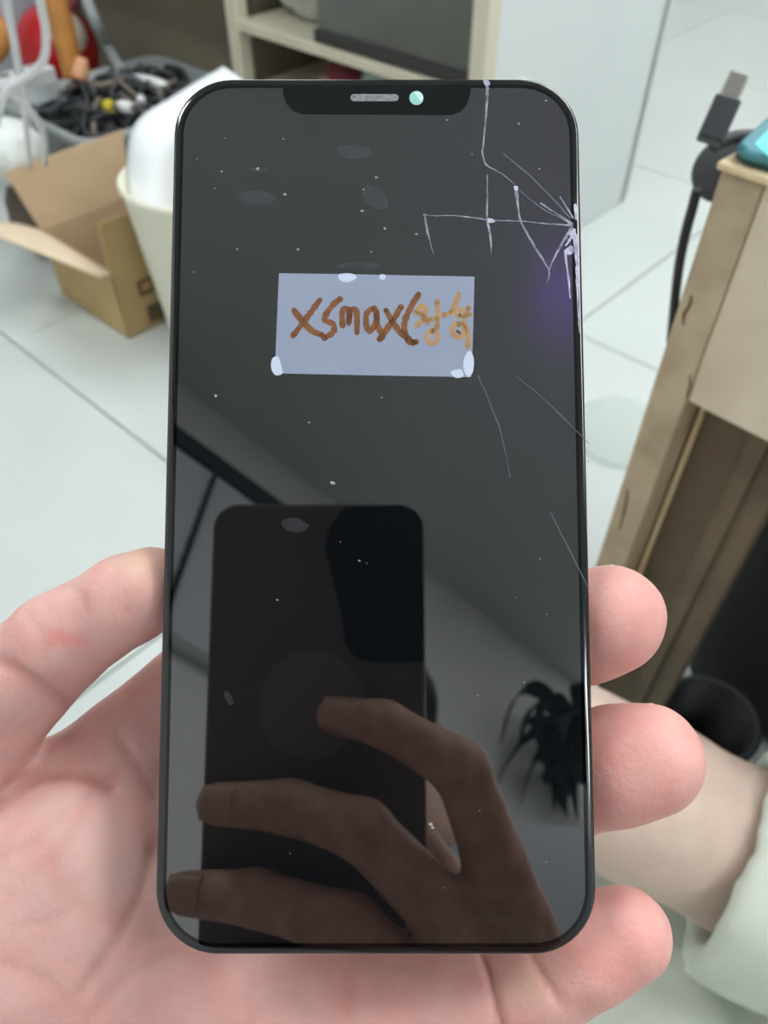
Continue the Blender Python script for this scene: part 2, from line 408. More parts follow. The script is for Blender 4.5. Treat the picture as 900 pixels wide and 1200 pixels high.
br = .32*np.exp(-dd)+.05*np.clip((pa[:, 0]+5)/40, 0, 1)*np.clip((pa[:, 1]+10)/50, 0, 1)
at.data.foreach_set('value', br.astype(np.float32))
def flat(pix, z0, z1):                            # plate on the screen with its outline in photograph pixels
    P = [scr(*p) for p in pix]; return MB().prism([ph(x, y, z0) for x, y in P], PN*(z1-z0)*1e-3)
nt_pts = [(331, 101), (332, 112), (336, 122), (343, 130), (354, 134), (528, 135), (540, 131), (548, 121), (551, 110), (552, 101)]
notch = flat(nt_pts, .0, .02).build('notch', 'notch', phone)
def closed(pix):
    k = len(pix); q = list(pix)*3; return spline(q, 4)[4*k:8*k].tolist()
def stadium(x0, x1, y, r, n=8):
    return [(x1+r*math.cos(a), y+r*math.sin(a)) for a in np.linspace(-math.pi/2, math.pi/2, n)]+[(x0+r*math.cos(a), y+r*math.sin(a)) for a in np.linspace(math.pi/2, 1.5*math.pi, n)]
flat(stadium(415, 463, 114.5, 4.2), .02, .05).build('earpiece', 'mesh_silver', notch)
sen = flat([(488+8.3*math.cos(a), 115+8.3*math.sin(a)) for a in np.linspace(0, 2*math.pi, 20)[:-1]], .02, .05).build('light_sensor', 'mint', notch)
flat([(488+6.5*math.cos(a)+1, 114+6.5*math.sin(a)) for a in np.linspace(-2.2, .9, 10)], .05, .06).build('sensor_glint', 'mint_light', notch).name = 'painted_glint'  # pale glint painted onto the sensor
def ribbon(mb, pix, wpx, z=.03, jit=.6, sub=3, cap=False):
    L = spline([scr(*p) for p in pix], sub); k = len(L); T_ = np.gradient(L, axis=0); N_ = np.stack([-T_[:, 1], T_[:, 0]], 1); N_ /= np.linalg.norm(N_, axis=1)[:, None]+1e-9
    L = L+N_*RNG.normal(0, .06*jit, k)[:, None]
    ww = (np.interp(np.linspace(0, 1, k), np.linspace(0, 1, len(wpx)), wpx) if np.ndim(wpx) else np.full(k, wpx))*.152*.5
    ww = ww*RNG.uniform(1-.6*jit, 1+.6*jit, k)
    vs = []
    for i in range(k):
        a, c = L[i]+N_[i]*ww[i], L[i]-N_[i]*ww[i]; vs += [ph(*a, z*.3), ph(*L[i], z), ph(*c, z*.3)]
    mb.add(vs, [(3*i+q, 3*i+3+q, 3*i+4+q, 3*i+1+q) for i in range(k-1) for q in (0, 1)])
    if cap:
        for i in (0, k-1):
            c0 = L[i]; mb.add([ph(c0[0]+ww[i]*math.cos(a), c0[1]+ww[i]*math.sin(a), z) for a in np.linspace(0, 2*math.pi, 13)[:-1]], [tuple(range(12))])
    return mb
cracks = [([(569, 93), (571, 104), (570, 130), (567, 165), (565, 180)], [5, 7, 3.5, 2.5, 3]), ([(565, 180), (571, 194), (592, 206), (612, 226), (640, 247), (668, 261)], [2.5, 2.2, 1.2, .7, 1, 3]),
          ([(571, 204), (571, 235), (571, 256), (575, 280), (576, 298)], [1.5, 3, 4, 3.4, 1]), ([(496, 252), (512, 253), (536, 253), (575, 258), (610, 259), (640, 262), (672, 264)], [4, 2, 2.2, 3, 2.4, 2, 4]),
          ([(497, 251), (502, 275), (508, 298)], [4, 3, .8]), ([(604, 218), (607, 240), (610, 258), (624, 285), (643, 317), (640, 334)], [6, 5, 4, 4.5, 3, 1]),
          ([(643, 317), (652, 297), (662, 280), (671, 266)], [2.5, 3.5, 5, 8]), ([(633, 238), (650, 249), (671, 263)], [3, 3, 6]), ([(656, 230), (664, 243), (672, 256)], [2, 3, 5])]
for pix, wd in cracks: ribbon(MB(), pix, np.array(wd)*.62, sub=7).build('crack', 'crack', phone, fix=False)
for pix, wd in [([(590, 180), (620, 205), (650, 235), (668, 256)], 1.2), ([(560, 440), (585, 500), (598, 560)], .8), ([(690, 520), (640, 470), (604, 440)], .8), ([(645, 600), (665, 640), (690, 690)], .8)]:
    ribbon(MB(), pix, wd).build('crack', 'crack_dim', phone, fix=False)
def shrink(p, k=.6):
    p = np.array(p, float); return (p.mean(0)+(p-p.mean(0))*k).tolist()
for pix in [[(656, 296), (664, 288), (671, 284), (675, 290), (673, 300), (665, 302)], [(666, 279), (671, 268), (676, 270), (677, 284), (672, 283)], [(671, 236), (675, 233), (677, 240), (678, 262), (674, 264), (672, 250)], [(570, 254), (580, 256), (583, 261), (574, 263), (569, 260)],
            [(564, 92), (574, 93), (577, 100), (570, 103), (566, 99)], [(600, 217), (608, 217), (608, 224), (603, 225)]]:
    flat(closed(shrink(pix)), -.1, .06).build('glass_chip_glint', 'impact', phone)
ribbon(MB(), [(673, 268), (674, 280), (676, 310), (677, 350), (679, 390)], [2, 5, 3.4, 2.4, .6], sub=8).build('glass_chip_glint', 'impact', phone, fix=False)  # painted purple-white highlight streak along the glass edge
ribbon(MB(), [(663, 288), (668, 280), (673, 268)], [2, 3.4, 5], sub=6).build('glass_chip_glint', 'impact', phone, fix=False)
ribbon(MB(), [(662, 296), (666, 325), (668, 350)], [3, 2.4, .8]).build('glass_chip_glint', 'impact', phone, fix=False)
dust_and_glint = MB()
specks = [(264, 162), (231, 186), (260, 201, 3), (332, 163, 2.4), (252, 221, 2), (302, 198, 5), (334, 228, 4), (278, 292, 3), (227, 319, 2), (349, 292, 3.5), (441, 208, 3), (426, 222, 2), (424, 247, 3.5), (451, 268, 3.2), (435, 295, 2.4), (608, 145, 3), (640, 118, 3.5), (553, 181, 2.5), (632, 198, 2.4), (488, 274, 3), (524, 141, 2.4), (253, 464, 4), (390, 566, 6), (362, 495, 3), (447, 466, 2), (633, 655, 2.5), (604, 700, 1.6), (641, 720, 2.5), (421, 657, 3), (399, 635, 2.4), (325, 703, 3), (614, 800, 2), (560, 815, 2), (430, 660, 2), (562, 950, 2), (640, 1010, 2), (690, 540, 2), (520, 1040, 2), (340, 1000, 1.6), (505, 966, 5), (507, 970, 4)]  # the last pair paints a small white mirrored glint
for q in specks:
    x, y = q[:2]; r = (q[2] if len(q) > 2 else 2)*.75
    a0 = RNG.uniform(0, 6); K = [(x+r*RNG.uniform(.35, .8)*math.cos(a)*1.2, y+r*RNG.uniform(.3, .7)*math.sin(a)) for a in a0+np.arange(6)]
    P_ = [scr(*k) for k in K]; dust_and_glint.prism([ph(*p, 0) for p in P_], PN*.00006)
o = dust_and_glint.build('dust_and_glint_specks', 'dust_and_glint', phone); o['kind'] = 'stuff'
sm_ = MB()
for x, y, rx, ry in [(415, 178, 24, 9), (302, 199, 11, 4), (440, 232, 14, 16), (420, 312, 26, 5), (300, 232, 24, 9), (345, 615, 16, 9), (268, 818, 5, 8)]:
    K = [(x+rx*RNG.uniform(.8, 1.1)*math.cos(a)+ry*.4*math.sin(a), y+ry*RNG.uniform(.8, 1.1)*math.sin(a)) for a in np.linspace(0, 6.28, 15)[:-1]]
    P_ = [scr(*k) for k in K]; sm_.prism([ph(*p, .004) for p in P_], PN*.00001)
o = sm_.build('smudges', 'smudge', phone); o['kind'] = 'stuff'
st = flat([(327, 320.5), (400, 321.5), (556, 324.5), (554, 400), (552, 442), (430, 440), (322, 437.5)], .01, .13).build('sticker', 'sticker', phone); st['label'] = 'lilac-grey paper sticker with brown handwriting'
def hw(cx, cy): return (300+cx/3.214, 300+cy/3.214)
def ink(strokes, name, m_, wd):
    mb = MB()
    for s_ in strokes:
        ribbon(mb, [hw(*p) for p in s_], wd, z=0, jit=.3, sub=6, cap=True)
    mb.v = [tuple(np.array(v)+PN*.00016) for v in mb.v]
    return mb.build(name, m_, st, fix=False)
def circ(x, y, rx, ry): return [(x+rx*math.cos(a), y+ry*math.sin(a)) for a in np.linspace(-1.6, 4.9, 12)]
for L in [[[(143, 205), (180, 252), (215, 285), (248, 298)], [(240, 166), (205, 215), (170, 262), (140, 300)]],
          [[(316, 163), (290, 185), (264, 222), (262, 244), (292, 258), (290, 288), (258, 310)]],
          [[(326, 262), (326, 208), (340, 200), (352, 214), (350, 256), (352, 214), (366, 202), (380, 216), (380, 290)]],
          [[(446, 198), (420, 212), (414, 250), (424, 282), (442, 270), (456, 236), (452, 204), (458, 262), (478, 300), (466, 314)]],
          [[(490, 206), (515, 250), (548, 292), (592, 328)], [(545, 194), (520, 236), (490, 280), (466, 314)]],
          [[(612, 146), (584, 192), (560, 250), (562, 296), (580, 326), (604, 324)]]]:
    ink(L, 'handwriting', 'ink', 7.2)
for L in [[[(602, 216), (618, 190), (640, 202), (628, 240), (604, 262)], [(620, 216), (646, 250)], [(682, 174), (684, 220), (682, 272)], [(652, 238), (684, 236)], circ(664, 306, 20, 24)],
          [[(704, 224), (740, 214), (772, 202)], [(764, 142), (750, 180), (732, 212)], [(800, 196), (782, 244), (800, 296), (796, 344)], circ(762, 282, 24, 26), [(760, 226), (806, 220)]]]:
    ink(L, 'handwriting', 'ink_pale', 6.2)
ink([[(768, 222), (778, 230)], [(758, 284), (768, 292)], [(588, 322), (602, 330)], [(484, 202), (492, 210)]], 'handwriting', 'ink_dark', 3)
for pix in [[(319, 421), (326, 418), (330, 430), (331, 438), (323, 440), (318, 432)], [(397, 322), (412, 321), (418, 326), (408, 331), (399, 329)], [(446, 322), (452, 323), (450, 328), (445, 327)], [(544, 420), (550, 411), (555, 420), (554, 436), (548, 442), (543, 432)], [(528, 436), (540, 433), (543, 441), (534, 443)]]:
    flat(closed(pix), .13, .17).build('residue', 'residue', st)

# ================================================================== THE PERSON
person = thing('person', 'seated person in pale sage trousers holding up the cracked phone in one hand', 'person', (.1, -.2, 0))
def cp(px, py, d):                                # mm in the camera's axes; used to lay out the body around the phone it holds
    return np.array([(px-450)/F*d, (600-py)/F*d, d])
def pj(v):                                        # back to pixels, to find where a crease runs
    return np.stack([450+F*v[:, 0]/v[:, 2], 600-F*v[:, 1]/v[:, 2]], 1)
def ch(*pts): return [(cp(a, b_, c_), r) for a, b_, c_, r in pts]
TH = ch((176, 690, 147, 8.0), (150, 702, 149, 8.6), (70, 752, 153, 9.9), (30, 790, 156, 10.6)); TH2 = ch((26, 792, 156, 11.2), (-34, 858, 160, 12.6), (-56, 930, 164, 14))
IX = ch((20, 985, 170, 16), (90, 930, 170, 13.2), (228, 812, 170, 11.2), (372, 690, 172, 10), (480, 600, 168, 8.4))
MI = ch((260, 985, 174, 14), (420, 900, 172, 11), (560, 810, 170, 10), (640, 760, 160, 9.8), (690, 735, 152, 10.2), (716, 724, 149, 10.3))
RI = ch((320, 1060, 172, 14), (470, 1000, 170, 11), (590, 945, 166, 10.4), (670, 912, 156, 10.4), (720, 897, 150, 10.9), (759, 889, 147, 10.4))
PI_ = ch((330, 1190, 158, 15), (470, 1190, 155, 12.5), (570, 1172, 151, 10.6), (640, 1140, 147, 9.4), (690, 1112, 144.5, 9.0), (732, 1095, 143, 8.5))
PALM = [ch((-60, 1080, 176, 24), (250, 1010, 174, 18)), ch((-80, 1180, 178, 25), (330, 1080, 171, 17)), ch((-60, 1290, 180, 26), (340, 1190, 168, 20)),
        ch((-20, 1000, 170, 20), (60, 1110, 170, 24), (40, 1260, 174, 24)), ch((-56, 930, 166, 15), (20, 1040, 168, 20)), ch((130, 990, 165, 18.5), (160, 1130, 166, 20)), ch((150, 1200, 168, 19), (420, 1200, 163, 17)), ch((140, 1290, 172, 22), (430, 1250, 166, 17))]
WR = ch((-40, 1260, 182, 25), (-190, 1480, 186, 26)); 
elbow = np.array([-170., -330., 90.])
FA = [WR[1], (elbow, 38.0)]
SW, SWn = cp(450, 600, 1), None
def hand_sdf(P):
    D = chain(P, TH, 2)
    D = smin(D, chain(P, TH2, 2), 2.2)
    pal = None
    for c_ in PALM:
        d = chain(P, c_); pal = d if pal is None else smin(pal, d, 9)
    pal = smin(pal, chain(P, WR), 12); pal = smin(pal, chain(P, FA), 10)
    pal = smin(pal, chain(P, IX, 2), 7)
    D = smin(D, pal, 3)
    for f_ in (MI, RI): D = smin(D, chain(P, f_, 3), 3)
    D = smin(D, chain(P, PI_, 3), 2.5)
    # the flesh is pressed flat by the back and the edges of the phone
    back = (P@PRz - PZ0)                          # + behind the phone, mm
    qx = np.abs(P[..., 0]+1.41)-(W_/2+.15); qy = np.abs(P@PRy-PY0)-(H_/2+.15)
    box = np.maximum(np.maximum(qx, qy), np.maximum(-back-6, back-3.6))
    return np.maximum(D, -box)
PRz = PR[:, 2].astype(np.float32); PRy = PR[:, 1].astype(np.float32)
pc = np.array([-1.41, 2.97, 138.4]); PZ0 = float(pc@PR[:, 2]); PY0 = float(pc@PR[:, 1])
v, f, N = nets(hand_sdf, (-128, -150, 112), (64, 26, 217), 1.05)
def arm_sdf(P): return np.maximum(hand_sdf(P), np.minimum(P[..., 1]+144, P[..., 0]+122))
v2, f2, N2 = nets(arm_sdf, (-228, -390, 36), (64, 30, 222), 3.2)
v, f, N = np.concatenate([v, v2]), np.concatenate([f, f2+len(v)]), np.concatenate([N, N2])
q = pj(v)
creases = [([(-20, 770), (20, 785), (76, 823)], 7, .9), ([(-10, 948), (12, 922), (45, 906), (100, 908), (128, 922)], 8, 1.5), ([(140, 868), (160, 895), (182, 930)], 6, .5), ([(96, 1160), (130, 1112), (165, 1050), (180, 990)], 6, .6),
           ([(60, 1010), (90, 960), (110, 930)], 8, .4), ([(0, 1010), (40, 990), (70, 960)], 7, .3), ([(100, 1200), (140, 1150), (200, 1118)], 7, .4), ([(296, 1110), (300, 1160), (290, 1210)], 5, .3), ([(408, 1110), (412, 1160), (405, 1210)], 6, .4),
           ([(476, 1110), (482, 1160), (490, 1210)], 6, .3), ([(562, 1108), (572, 1140), (580, 1175), (592, 1215)], 5.5, 1.3), ([(622, 1120), (640, 1150), (656, 1174)], 5, .7), ([(640, 1052), (668, 1075), (690, 1100)], 10, .0),
           ([(86, 690), (96, 700), (100, 716)], 5, .25), ([(30, 720), (46, 742), (50, 770)], 6, .25), ([(18, 1090), (60, 1080), (90, 1060)], 5, .25), ([(0, 1130), (60, 1150), (90, 1190)], 5, .25)]
front = (N[:, 2] < .25)
red = np.zeros(len(v))
for ln, sg, dep in creases:
    d = poly_dist(q, ln); g = np.exp(-(d/sg)**2)*front
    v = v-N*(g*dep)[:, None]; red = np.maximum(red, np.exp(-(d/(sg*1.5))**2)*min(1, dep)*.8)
lump = np.sin(v[:, 0]*.35+1)*np.sin(v[:, 1]*.31)*np.sin(v[:, 2]*.3+2)
v = v+N*(lump*.22)[:, None]
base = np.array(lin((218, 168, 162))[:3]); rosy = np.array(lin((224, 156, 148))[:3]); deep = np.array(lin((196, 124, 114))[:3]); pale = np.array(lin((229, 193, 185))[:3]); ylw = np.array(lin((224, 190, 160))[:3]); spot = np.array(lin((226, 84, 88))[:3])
def blend(c_, t, k): return c_*(1-k[:, None])+t*k[:, None]
tint = np.tile(base, (len(v), 1))
for tip, r_ in ((MI[-1][0], 14), (RI[-1][0], 16), (PI_[-1][0], 14)):
    tint = blend(tint, rosy, .75*np.exp(-(np.linalg.norm(v-tip, axis=1)/r_)**2))
tint = blend(tint, rosy, .35*np.clip((q[:, 0]-560)/120, 0, 1)); tint = blend(tint, pale, .6*np.exp(-(np.linalg.norm(q-[110, 1010], axis=1)/110)**2))
tint = blend(tint, ylw, .6*np.exp(-(np.linalg.norm(q-[165, 655], axis=1)/28)**2)); tint = blend(tint, ylw, .5*np.exp(-(np.linalg.norm(q-[620, 1150], axis=1)/26)**2))
mot = np.sin(v[:, 0]*.55)*np.sin(v[:, 1]*.47+1.3)+np.sin(v[:, 0]*.23+v[:, 1]*.31); tint = blend(tint, rosy, np.clip(.18*mot+.12, 0, .4))
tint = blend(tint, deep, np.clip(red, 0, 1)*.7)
for x_, y_, sx_, k_ in ((72, 748, 15, .7), (58, 752, 8, .5), (94, 752, 10, .35), (150, 714, 5, .9)): tint = blend(tint, spot, k_*np.exp(-(np.linalg.norm((q-[x_, y_])*[1, 1.5], axis=1)/sx_)**2)*front)
hand = mesh_obj('hand', CAM+c2w(v*1e-3), f, 'skin', person, tint); hand['label'] = 'hand clutching the cracked phone, thumb on one side and three fingertips on the other'
def nail(tip, prev, back, s=5.2, k=.82, parent=hand, m_='nail'):
    t = tip[0]-prev[0]; t /= np.linalg.norm(t); bk = np.array(back, float); bk -= t*bk.dot(t); bk /= np.linalg.norm(bk); sd = np.cross(t, bk)
    R_ = tip[1]; mb = MB()
    def fn(a, b_):
        an = (b_-.5)*1.7; ln = -9+12.2*a
        rr = R_+.35-(.10*max(0, ln)**2*.35)
        p = tip[0]+t*ln+(bk*math.cos(an)+sd*math.sin(an))*rr*(k+.17); return CAM+c2w(p*1e-3)
    return mb.grid(fn, 8, 8).build('fingernail', m_, parent, solid=.0005)
nail(MI[-1], MI[-2], (.1, .05, 1)); nail(RI[-1], RI[-2], (.1, 0, 1)) 

# --- the other hand, holding the phone that takes the picture (seen mirrored in the screen)
def mir(px, py, zc):
    r = np.array([(px-450)/F, (600-py)/F, 1.0]); nn = PR[:, 2]; t = PZ0/(r@nn); p = r*t; r2 = r-2*(r@nn)*nn
    return p+r2*(zc-p[2])/r2[2]
def mch(*pts): return [(mir(a, b_, c_), r) for a, b_, c_, r in pts]
I2 = mch((392, 838, 6.5, 6.6), (450, 848, 11, 7.6), (540, 900, 19, 9), (580, 1010, 16, 10), (640, 1160, -4, 13))
M2 = mch((254, 942, 6.5, 7), (340, 945, 13, 8.4), (425, 972, 19, 9.4), (530, 1080, 17, 10.4), (620, 1220, -6, 14))
R2 = mch((216, 1046, 6, 7), (300, 1052, 13, 8.4), (410, 1085, 18, 9.4), (510, 1180, 14, 10.4), (610, 1290, -8, 14))
L2 = mch((270, 1140, 5, 6.2), (350, 1150, 11, 7.2), (430, 1190, 15, 8.2), (520, 1270, 10, 9.2), (590, 1350, -10, 13))
pb = mir(640, 1260, -10); wr2 = pb+np.array([22., -62., -34.]); el2 = np.array([215., -300., -160.])
T2 = [(pb+np.array([-6., 18., -20.]), 12), (mir(520, 1040, -26), 10), (mir(440, 920, -22), 8.4)]
PL2 = [(pb, 19), (pb+np.array([6., -30., -14.]), 23), (wr2, 22)]
def hand2_sdf(P):
    D = chain(P, PL2, 4)
    for c_ in (I2, M2, R2, L2): D = smin(D, chain(P, c_, 3), 4)
    D = smin(D, chain(P, [(I2[-1][0], 13), (L2[-1][0], 13)]), 8)
    D = smin(D, chain(P, T2, 3), 6); D = smin(D, chain(P, [(wr2, 22), (el2, 40)]), 10)
    slab = np.maximum(np.maximum(np.abs(P[..., 2]+5.2)-4.3, np.abs(P[..., 0]-PHC[0])-PHS[0]), np.abs(P[..., 1]-PHC[1])-PHS[1])
    return np.maximum(D, -slab)
tl, tr_ = mir(250, 590, -1), mir(497, 590, -1)
pw = tr_[0]-tl[0]; PHC = ((tl[0]+tr_[0])/2, tl[1]-81); PHS = (pw/2, 81)
v, f, N = nets(hand2_sdf, (-80, -350, -212), (266, -18, 34), 2.0)
tint = np.tile(np.array(lin((180, 134, 116))[:3]), (len(v), 1))  # skin darkened to imitate the dim light on this hand
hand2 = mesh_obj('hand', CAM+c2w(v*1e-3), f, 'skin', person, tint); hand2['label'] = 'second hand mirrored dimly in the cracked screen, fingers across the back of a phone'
for tip, pv in ((I2[0], I2[1]), (M2[0], M2[1]), (R2[0], R2[1])): nail(tip, pv, (0, .25, 1), parent=hand2, m_='nail_dimmed')
# the phone that takes the picture
pp = thing('smartphone', 'dark smartphone with a grip disc, seen only mirrored in the cracked screen', 'smartphone', CAM+c2w(np.array([PHC[0], PHC[1], -9])*1e-3))
def cw(x, y, z): return CAM+c2w(np.array([x, y, z])*1e-3)
bp_ = MB(); P = rrect(pw, 162, 9)
prof = [(1.5, -9.2), (.3, -8.6), (0, -7), (0, -3), (.4, -1.4), (1.6, -1.0)]; vs = []
for ins, z in prof: vs += [cw(PHC[0]+x, PHC[1]+y, z) for x, y in rrect(pw-2*ins, 162-2*ins, 9-ins)]
n = len(P); bp_.add(vs, [(i*n+j, i*n+(j+1) % n, (i+1)*n+(j+1) % n, (i+1)*n+j) for i in range(len(prof)-1) for j in range(n)], True)
bp_.f += [tuple(range(n))[::-1], tuple((len(prof)-1)*n+j for j in range(n))]; bp_.sm += [False]*2
bp_.build('body', 'phone_back', pp)
isl = [(381, 642), (384, 622), (404, 594), (470, 592), (486, 598), (495, 612), (496, 776), (440, 777), (418, 772), (404, 754), (400, 720)]
MB().prism([c2w(mir(*p, -1.0)*1e-3)+CAM for p in isl], c2w(np.array([0, 0, .4e-3]))).build('camera_island', 'lens_black', pp)
gc = mir(365, 825, -1.0)
MB().prism([cw(gc[0]+18.5*math.cos(a), gc[1]+18.5*math.sin(a), -1.0) for a in np.linspace(0, 2*math.pi, 41)[:-1]], c2w(np.array([0, 0, .7e-3]))).build('grip_disc', 'grip', pp)

# --- leg, trousers, torso and head (metres)
def wp(px, py, d): return atd(px, py, d)
A0, A1, A2 = wp(880, 1002, .46), wp(760, 940, .452), wp(560, 832, .45)
kneeR = A0+(A0-A1)/np.linalg.norm(A0-A1)*.30+np.array([0, -.05, 0]); heel = A2+(A2-A1)*.25; toe = heel+np.array([-.05, .19, .05])
hipR = np.array([.26, -.32, .46]); hipL = np.array([.1, -.34, .37]); kneeL = np.array([.19, .15, .235]); footL = np.array([.2, .13, .05])
def leg_sdf(P):
    D = chain(P, [(kneeR, .06), (A0+(A0-A1)*.6, .054), (A0, .0485), (A1, .0475), (A2, .044), (heel, .042)], .01)
    ft = toe-heel; ft = ft/np.linalg.norm(ft); fs = (A2-A1)/np.linalg.norm(A2-A1); fs = fs-ft*fs.dot(ft); fs /= np.linalg.norm(fs); fw = np.cross(ft, fs)
    b0 = heel-ft*.035; D = smin(D, chain(P, [(b0, .033), (heel+ft*.06, .034)], .01), .025)
    for k in (-1, 0, 1): D = smin(D, cone(P, heel+ft*.05, toe-ft*.03+fw*.028*k+fs*.012, .03, .019), .02)
    for k in range(5):
        a_ = toe-ft*.03+fw*(-.038+.019*k)+fs*.014; D = smin(D, cone(P, a_, a_+ft*(.055-.006*k), .0125-.0011*k, .0105-.0011*k), .006)
    return D
lo = np.minimum.reduce([A0, A1, A2, kneeR, heel, toe])-.11; hi = np.maximum.reduce([A0, A1, A2, kneeR, heel, toe])+.11
v, f, N = nets(leg_sdf, lo, hi, .0048)
leg = mesh_obj('lower_leg', v, f, 'skin_leg', person); leg['label'] = 'bare lower leg crossed over, coming out of a sage trouser hem'
ax = (A0-A1)/np.linalg.norm(A0-A1)
h1, h2 = wp(905, 905, .40), wp(826, 1122, .42); hem = (h1+h2)/2
view = (hem-CAM)/np.linalg.norm(hem-CAM); hn = np.cross(h2-h1, view); hn /= np.linalg.norm(hn); hn = hn if hn@ax > 0 else -hn
hn = hn*.75+ax*.25; hn /= np.linalg.norm(hn)
def wrinkle(P):
    x, y, z = P[..., 0], P[..., 1], P[..., 2]
    return .0035*np.sin(55*x+30*y+12*np.sin(18*z))+.0022*np.sin(90*y-70*z+3*np.sin(40*x))+.0015*np.sin(160*x+120*z)
hd_ = np.array([-.47, -.64, -.60])*.009
def trousers_sdf(P):
    w_ = wrinkle(P)
    sh = chain(P, [(kneeR, .085), (A0+ax*.1+hd_, .070), (A0+hd_, .0655), (A1+hd_, .064)], .02)
    sh = np.maximum(sh, -((P-hem)@hn))
    inner = chain(P, [(A0+ax*.05+hd_*.2, .050), (A0+hd_*.45, .0515), (A1+hd_*.55, .0525)], .01)
    sh = np.maximum(sh, -inner)
    th = smin(chain(P, [(hipR, .1), (kneeR, .08)]), chain(P, [(hipL, .11), (kneeL, .09)]), .05)
    th = smin(th, chain(P, [(kneeL, .082), (footL, .06)]), .03); th = smin(th, chain(P, [(hipL, .13), (hipR, .13)]), .06)
    leg_clear = chain(P, [(A0+ax*.05, .050), (A1, .050), (A2, .047), (heel, .045)])
    return np.maximum(smin(sh, np.maximum(th, -leg_clear), 0)+w_*np.clip(np.abs((P-hem)@hn)/.06, .28, 1.15), -leg_clear)
pts_ = [kneeR, hipR, hipL, kneeL, footL, A1]
v, f, N = nets(trousers_sdf, np.minimum.reduce(pts_)-.15, np.maximum.reduce(pts_)+.15, .0075)
tro = mesh_obj('trousers', v, f, 'cloth', person); tro['label'] = 'pale sage-green trousers with stitched hem'
# seams on the hem and a button eyelet
neck = np.array([.1, -.46, 1.02]); head = np.array([-.03, -.40, 1.16])
shL, shR = np.array([-.06, -.46, .96]), np.array([.3, -.42, .96]); eL = CAM+c2w(elbow*1e-3); eR = CAM+c2w(el2*1e-3)
def shirt_sdf(P):
    D = smin(cone(P, [.13, -.42, .62], [.13, -.46, .92], .15, .16), cone(P, shL, shR, .06, .06), .08)
    D = smin(D, chain(P, [(shL, .065), (eL, .052)]), .05); D = smin(D, chain(P, [(shR, .065), (eR, .052)]), .05)
    return smin(D, cone(P, [.13, -.46, .95], neck, .09, .06), .05)
v, f, N = nets(shirt_sdf, (-.4, -.72, .42), (.5, .12, 1.12), .014)
sh_ = mesh_obj('shirt', v, f, 'shirt', person)
fwd = np.array([.05, .75, -.55]); fwd /= np.linalg.norm(fwd); upv = np.array([0, .55, .75]); upv -= fwd*upv.dot(fwd); upv /= np.linalg.norm(upv); sdv = np.cross(fwd, upv)
hp = lambda a, b_, c_: head+sdv*a+fwd*b_+upv*c_
def head_sdf(P):
    d = P-head; a, b_, c_ = d@sdv, d@fwd, d@upv
    D = (np.sqrt((a/.072)**2+(b_/.092)**2+(c_/.108)**2)-1)*.08
    D = smin(D, cone(P, hp(0, .07, -.06), hp(0, .06, -.085), .035, .026), .04)
    D = smin(D, cone(P, hp(0, .085, .01), hp(0, .102, -.025), .009, .014), .012)
    for s in (-1, 1):
        D = smin(D, cone(P, hp(s*.072, -.005, .015), hp(s*.07, 0, -.02), .014, .01), .008)
        D = np.maximum(D, -(np.linalg.norm(P-hp(s*.032, .093, .015), axis=-1)-.012))
    D = smin(D, cone(P, hp(-.02, .09, -.052), hp(.02, .09, -.052), .006, .006), .008)
    return smin(D, cone(P, hp(0, -.02, -.05), neck, .055, .058), .03)
v, f, N = nets(head_sdf, head-.24, head+.16, .006)
hd = mesh_obj('head', v, f, 'skin', person, np.tile(np.array(lin((214, 170, 150))[:3]), (len(v), 1)))
for s in (-1, 1): MB().ellipsoid(hp(s*.032, .083, .015), .012, .012, .012, n=12, m=8).build('eye', 'white_plastic', hd)
def hair_sdf(P):
    d = P-head; a, b_, c_ = d@sdv, d@fwd, d@upv
    D = (np.sqrt((a/.082)**2+((b_+.008)/.1)**2+((c_-.012)/.115)**2)-1)*.085+.004*np.sin(a*180)*np.sin(c_*90+b_*60)
    return np.maximum(D, np.minimum(b_-.045, -c_+.052)*.7-.0)*1.0 if False else np.maximum(D, np.minimum(b_-.03, .045-c_+b_*.2))
v, f, N = nets(hair_sdf, head-.16, head+.16, .007)
mesh_obj('hair', v, f, 'hair', person)

# ================================================================== DESK
dk = np.array([.174, .4]); ang = math.radians(44)
DE = np.array([math.sin(ang), -math.cos(ang), 0]); DN = np.array([DE[1], -DE[0], 0]); DN = -DN   # along the near side, into the desk
D0 = np.array([.174, .4, 0.]); DT = .735
desk = thing('desk', 'worn beige desk with scuffed peeling paint beside the seated leg', 'desk', D0)
LEN, DEP = .95, .55
MB().box(D0-DE*.002-DN*.003+Z*(DT-.0045), DE*LEN, DN*DEP, Z*.0045).build('desk_top', 'desk_edge', desk, bevel=.0015)
for a, b_ in ((0, 0), (LEN-.045, 0), (0, DEP-.045), (LEN-.045, DEP-.045)):
    MB().box(D0+DE*a+DN*b_, DE*(.024 if b_ == 0 and a == 0 else .045), DN*.04, Z*(DT-.005)).build('leg', 'desk_side', desk, bevel=.002)
MB().box(D0+DE*.0242+DN*.001+Z*(DT-.143), DE*(LEN-.07), DN*.018, Z*.138).build('apron', 'desk', desk, bevel=.0015)
MB().box(D0+DE*.01+DN*(DEP-.03)+Z*(DT-.143), DE*(LEN-.05), DN*.018, Z*.138).build('apron', 'desk', desk)
MB().box(D0+DE*.002+DN*.04+Z*(DT-.143), DE*.018, DN*(DEP-.085), Z*.138).build('apron', 'desk', desk)
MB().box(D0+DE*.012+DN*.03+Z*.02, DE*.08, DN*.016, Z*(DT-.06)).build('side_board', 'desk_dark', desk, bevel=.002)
MB().box(D0+DE*.0265+DN*.024+Z*.2, DE*.003, DN*.004, Z*.385).build('edge_strip', 'desk_edge', desk)
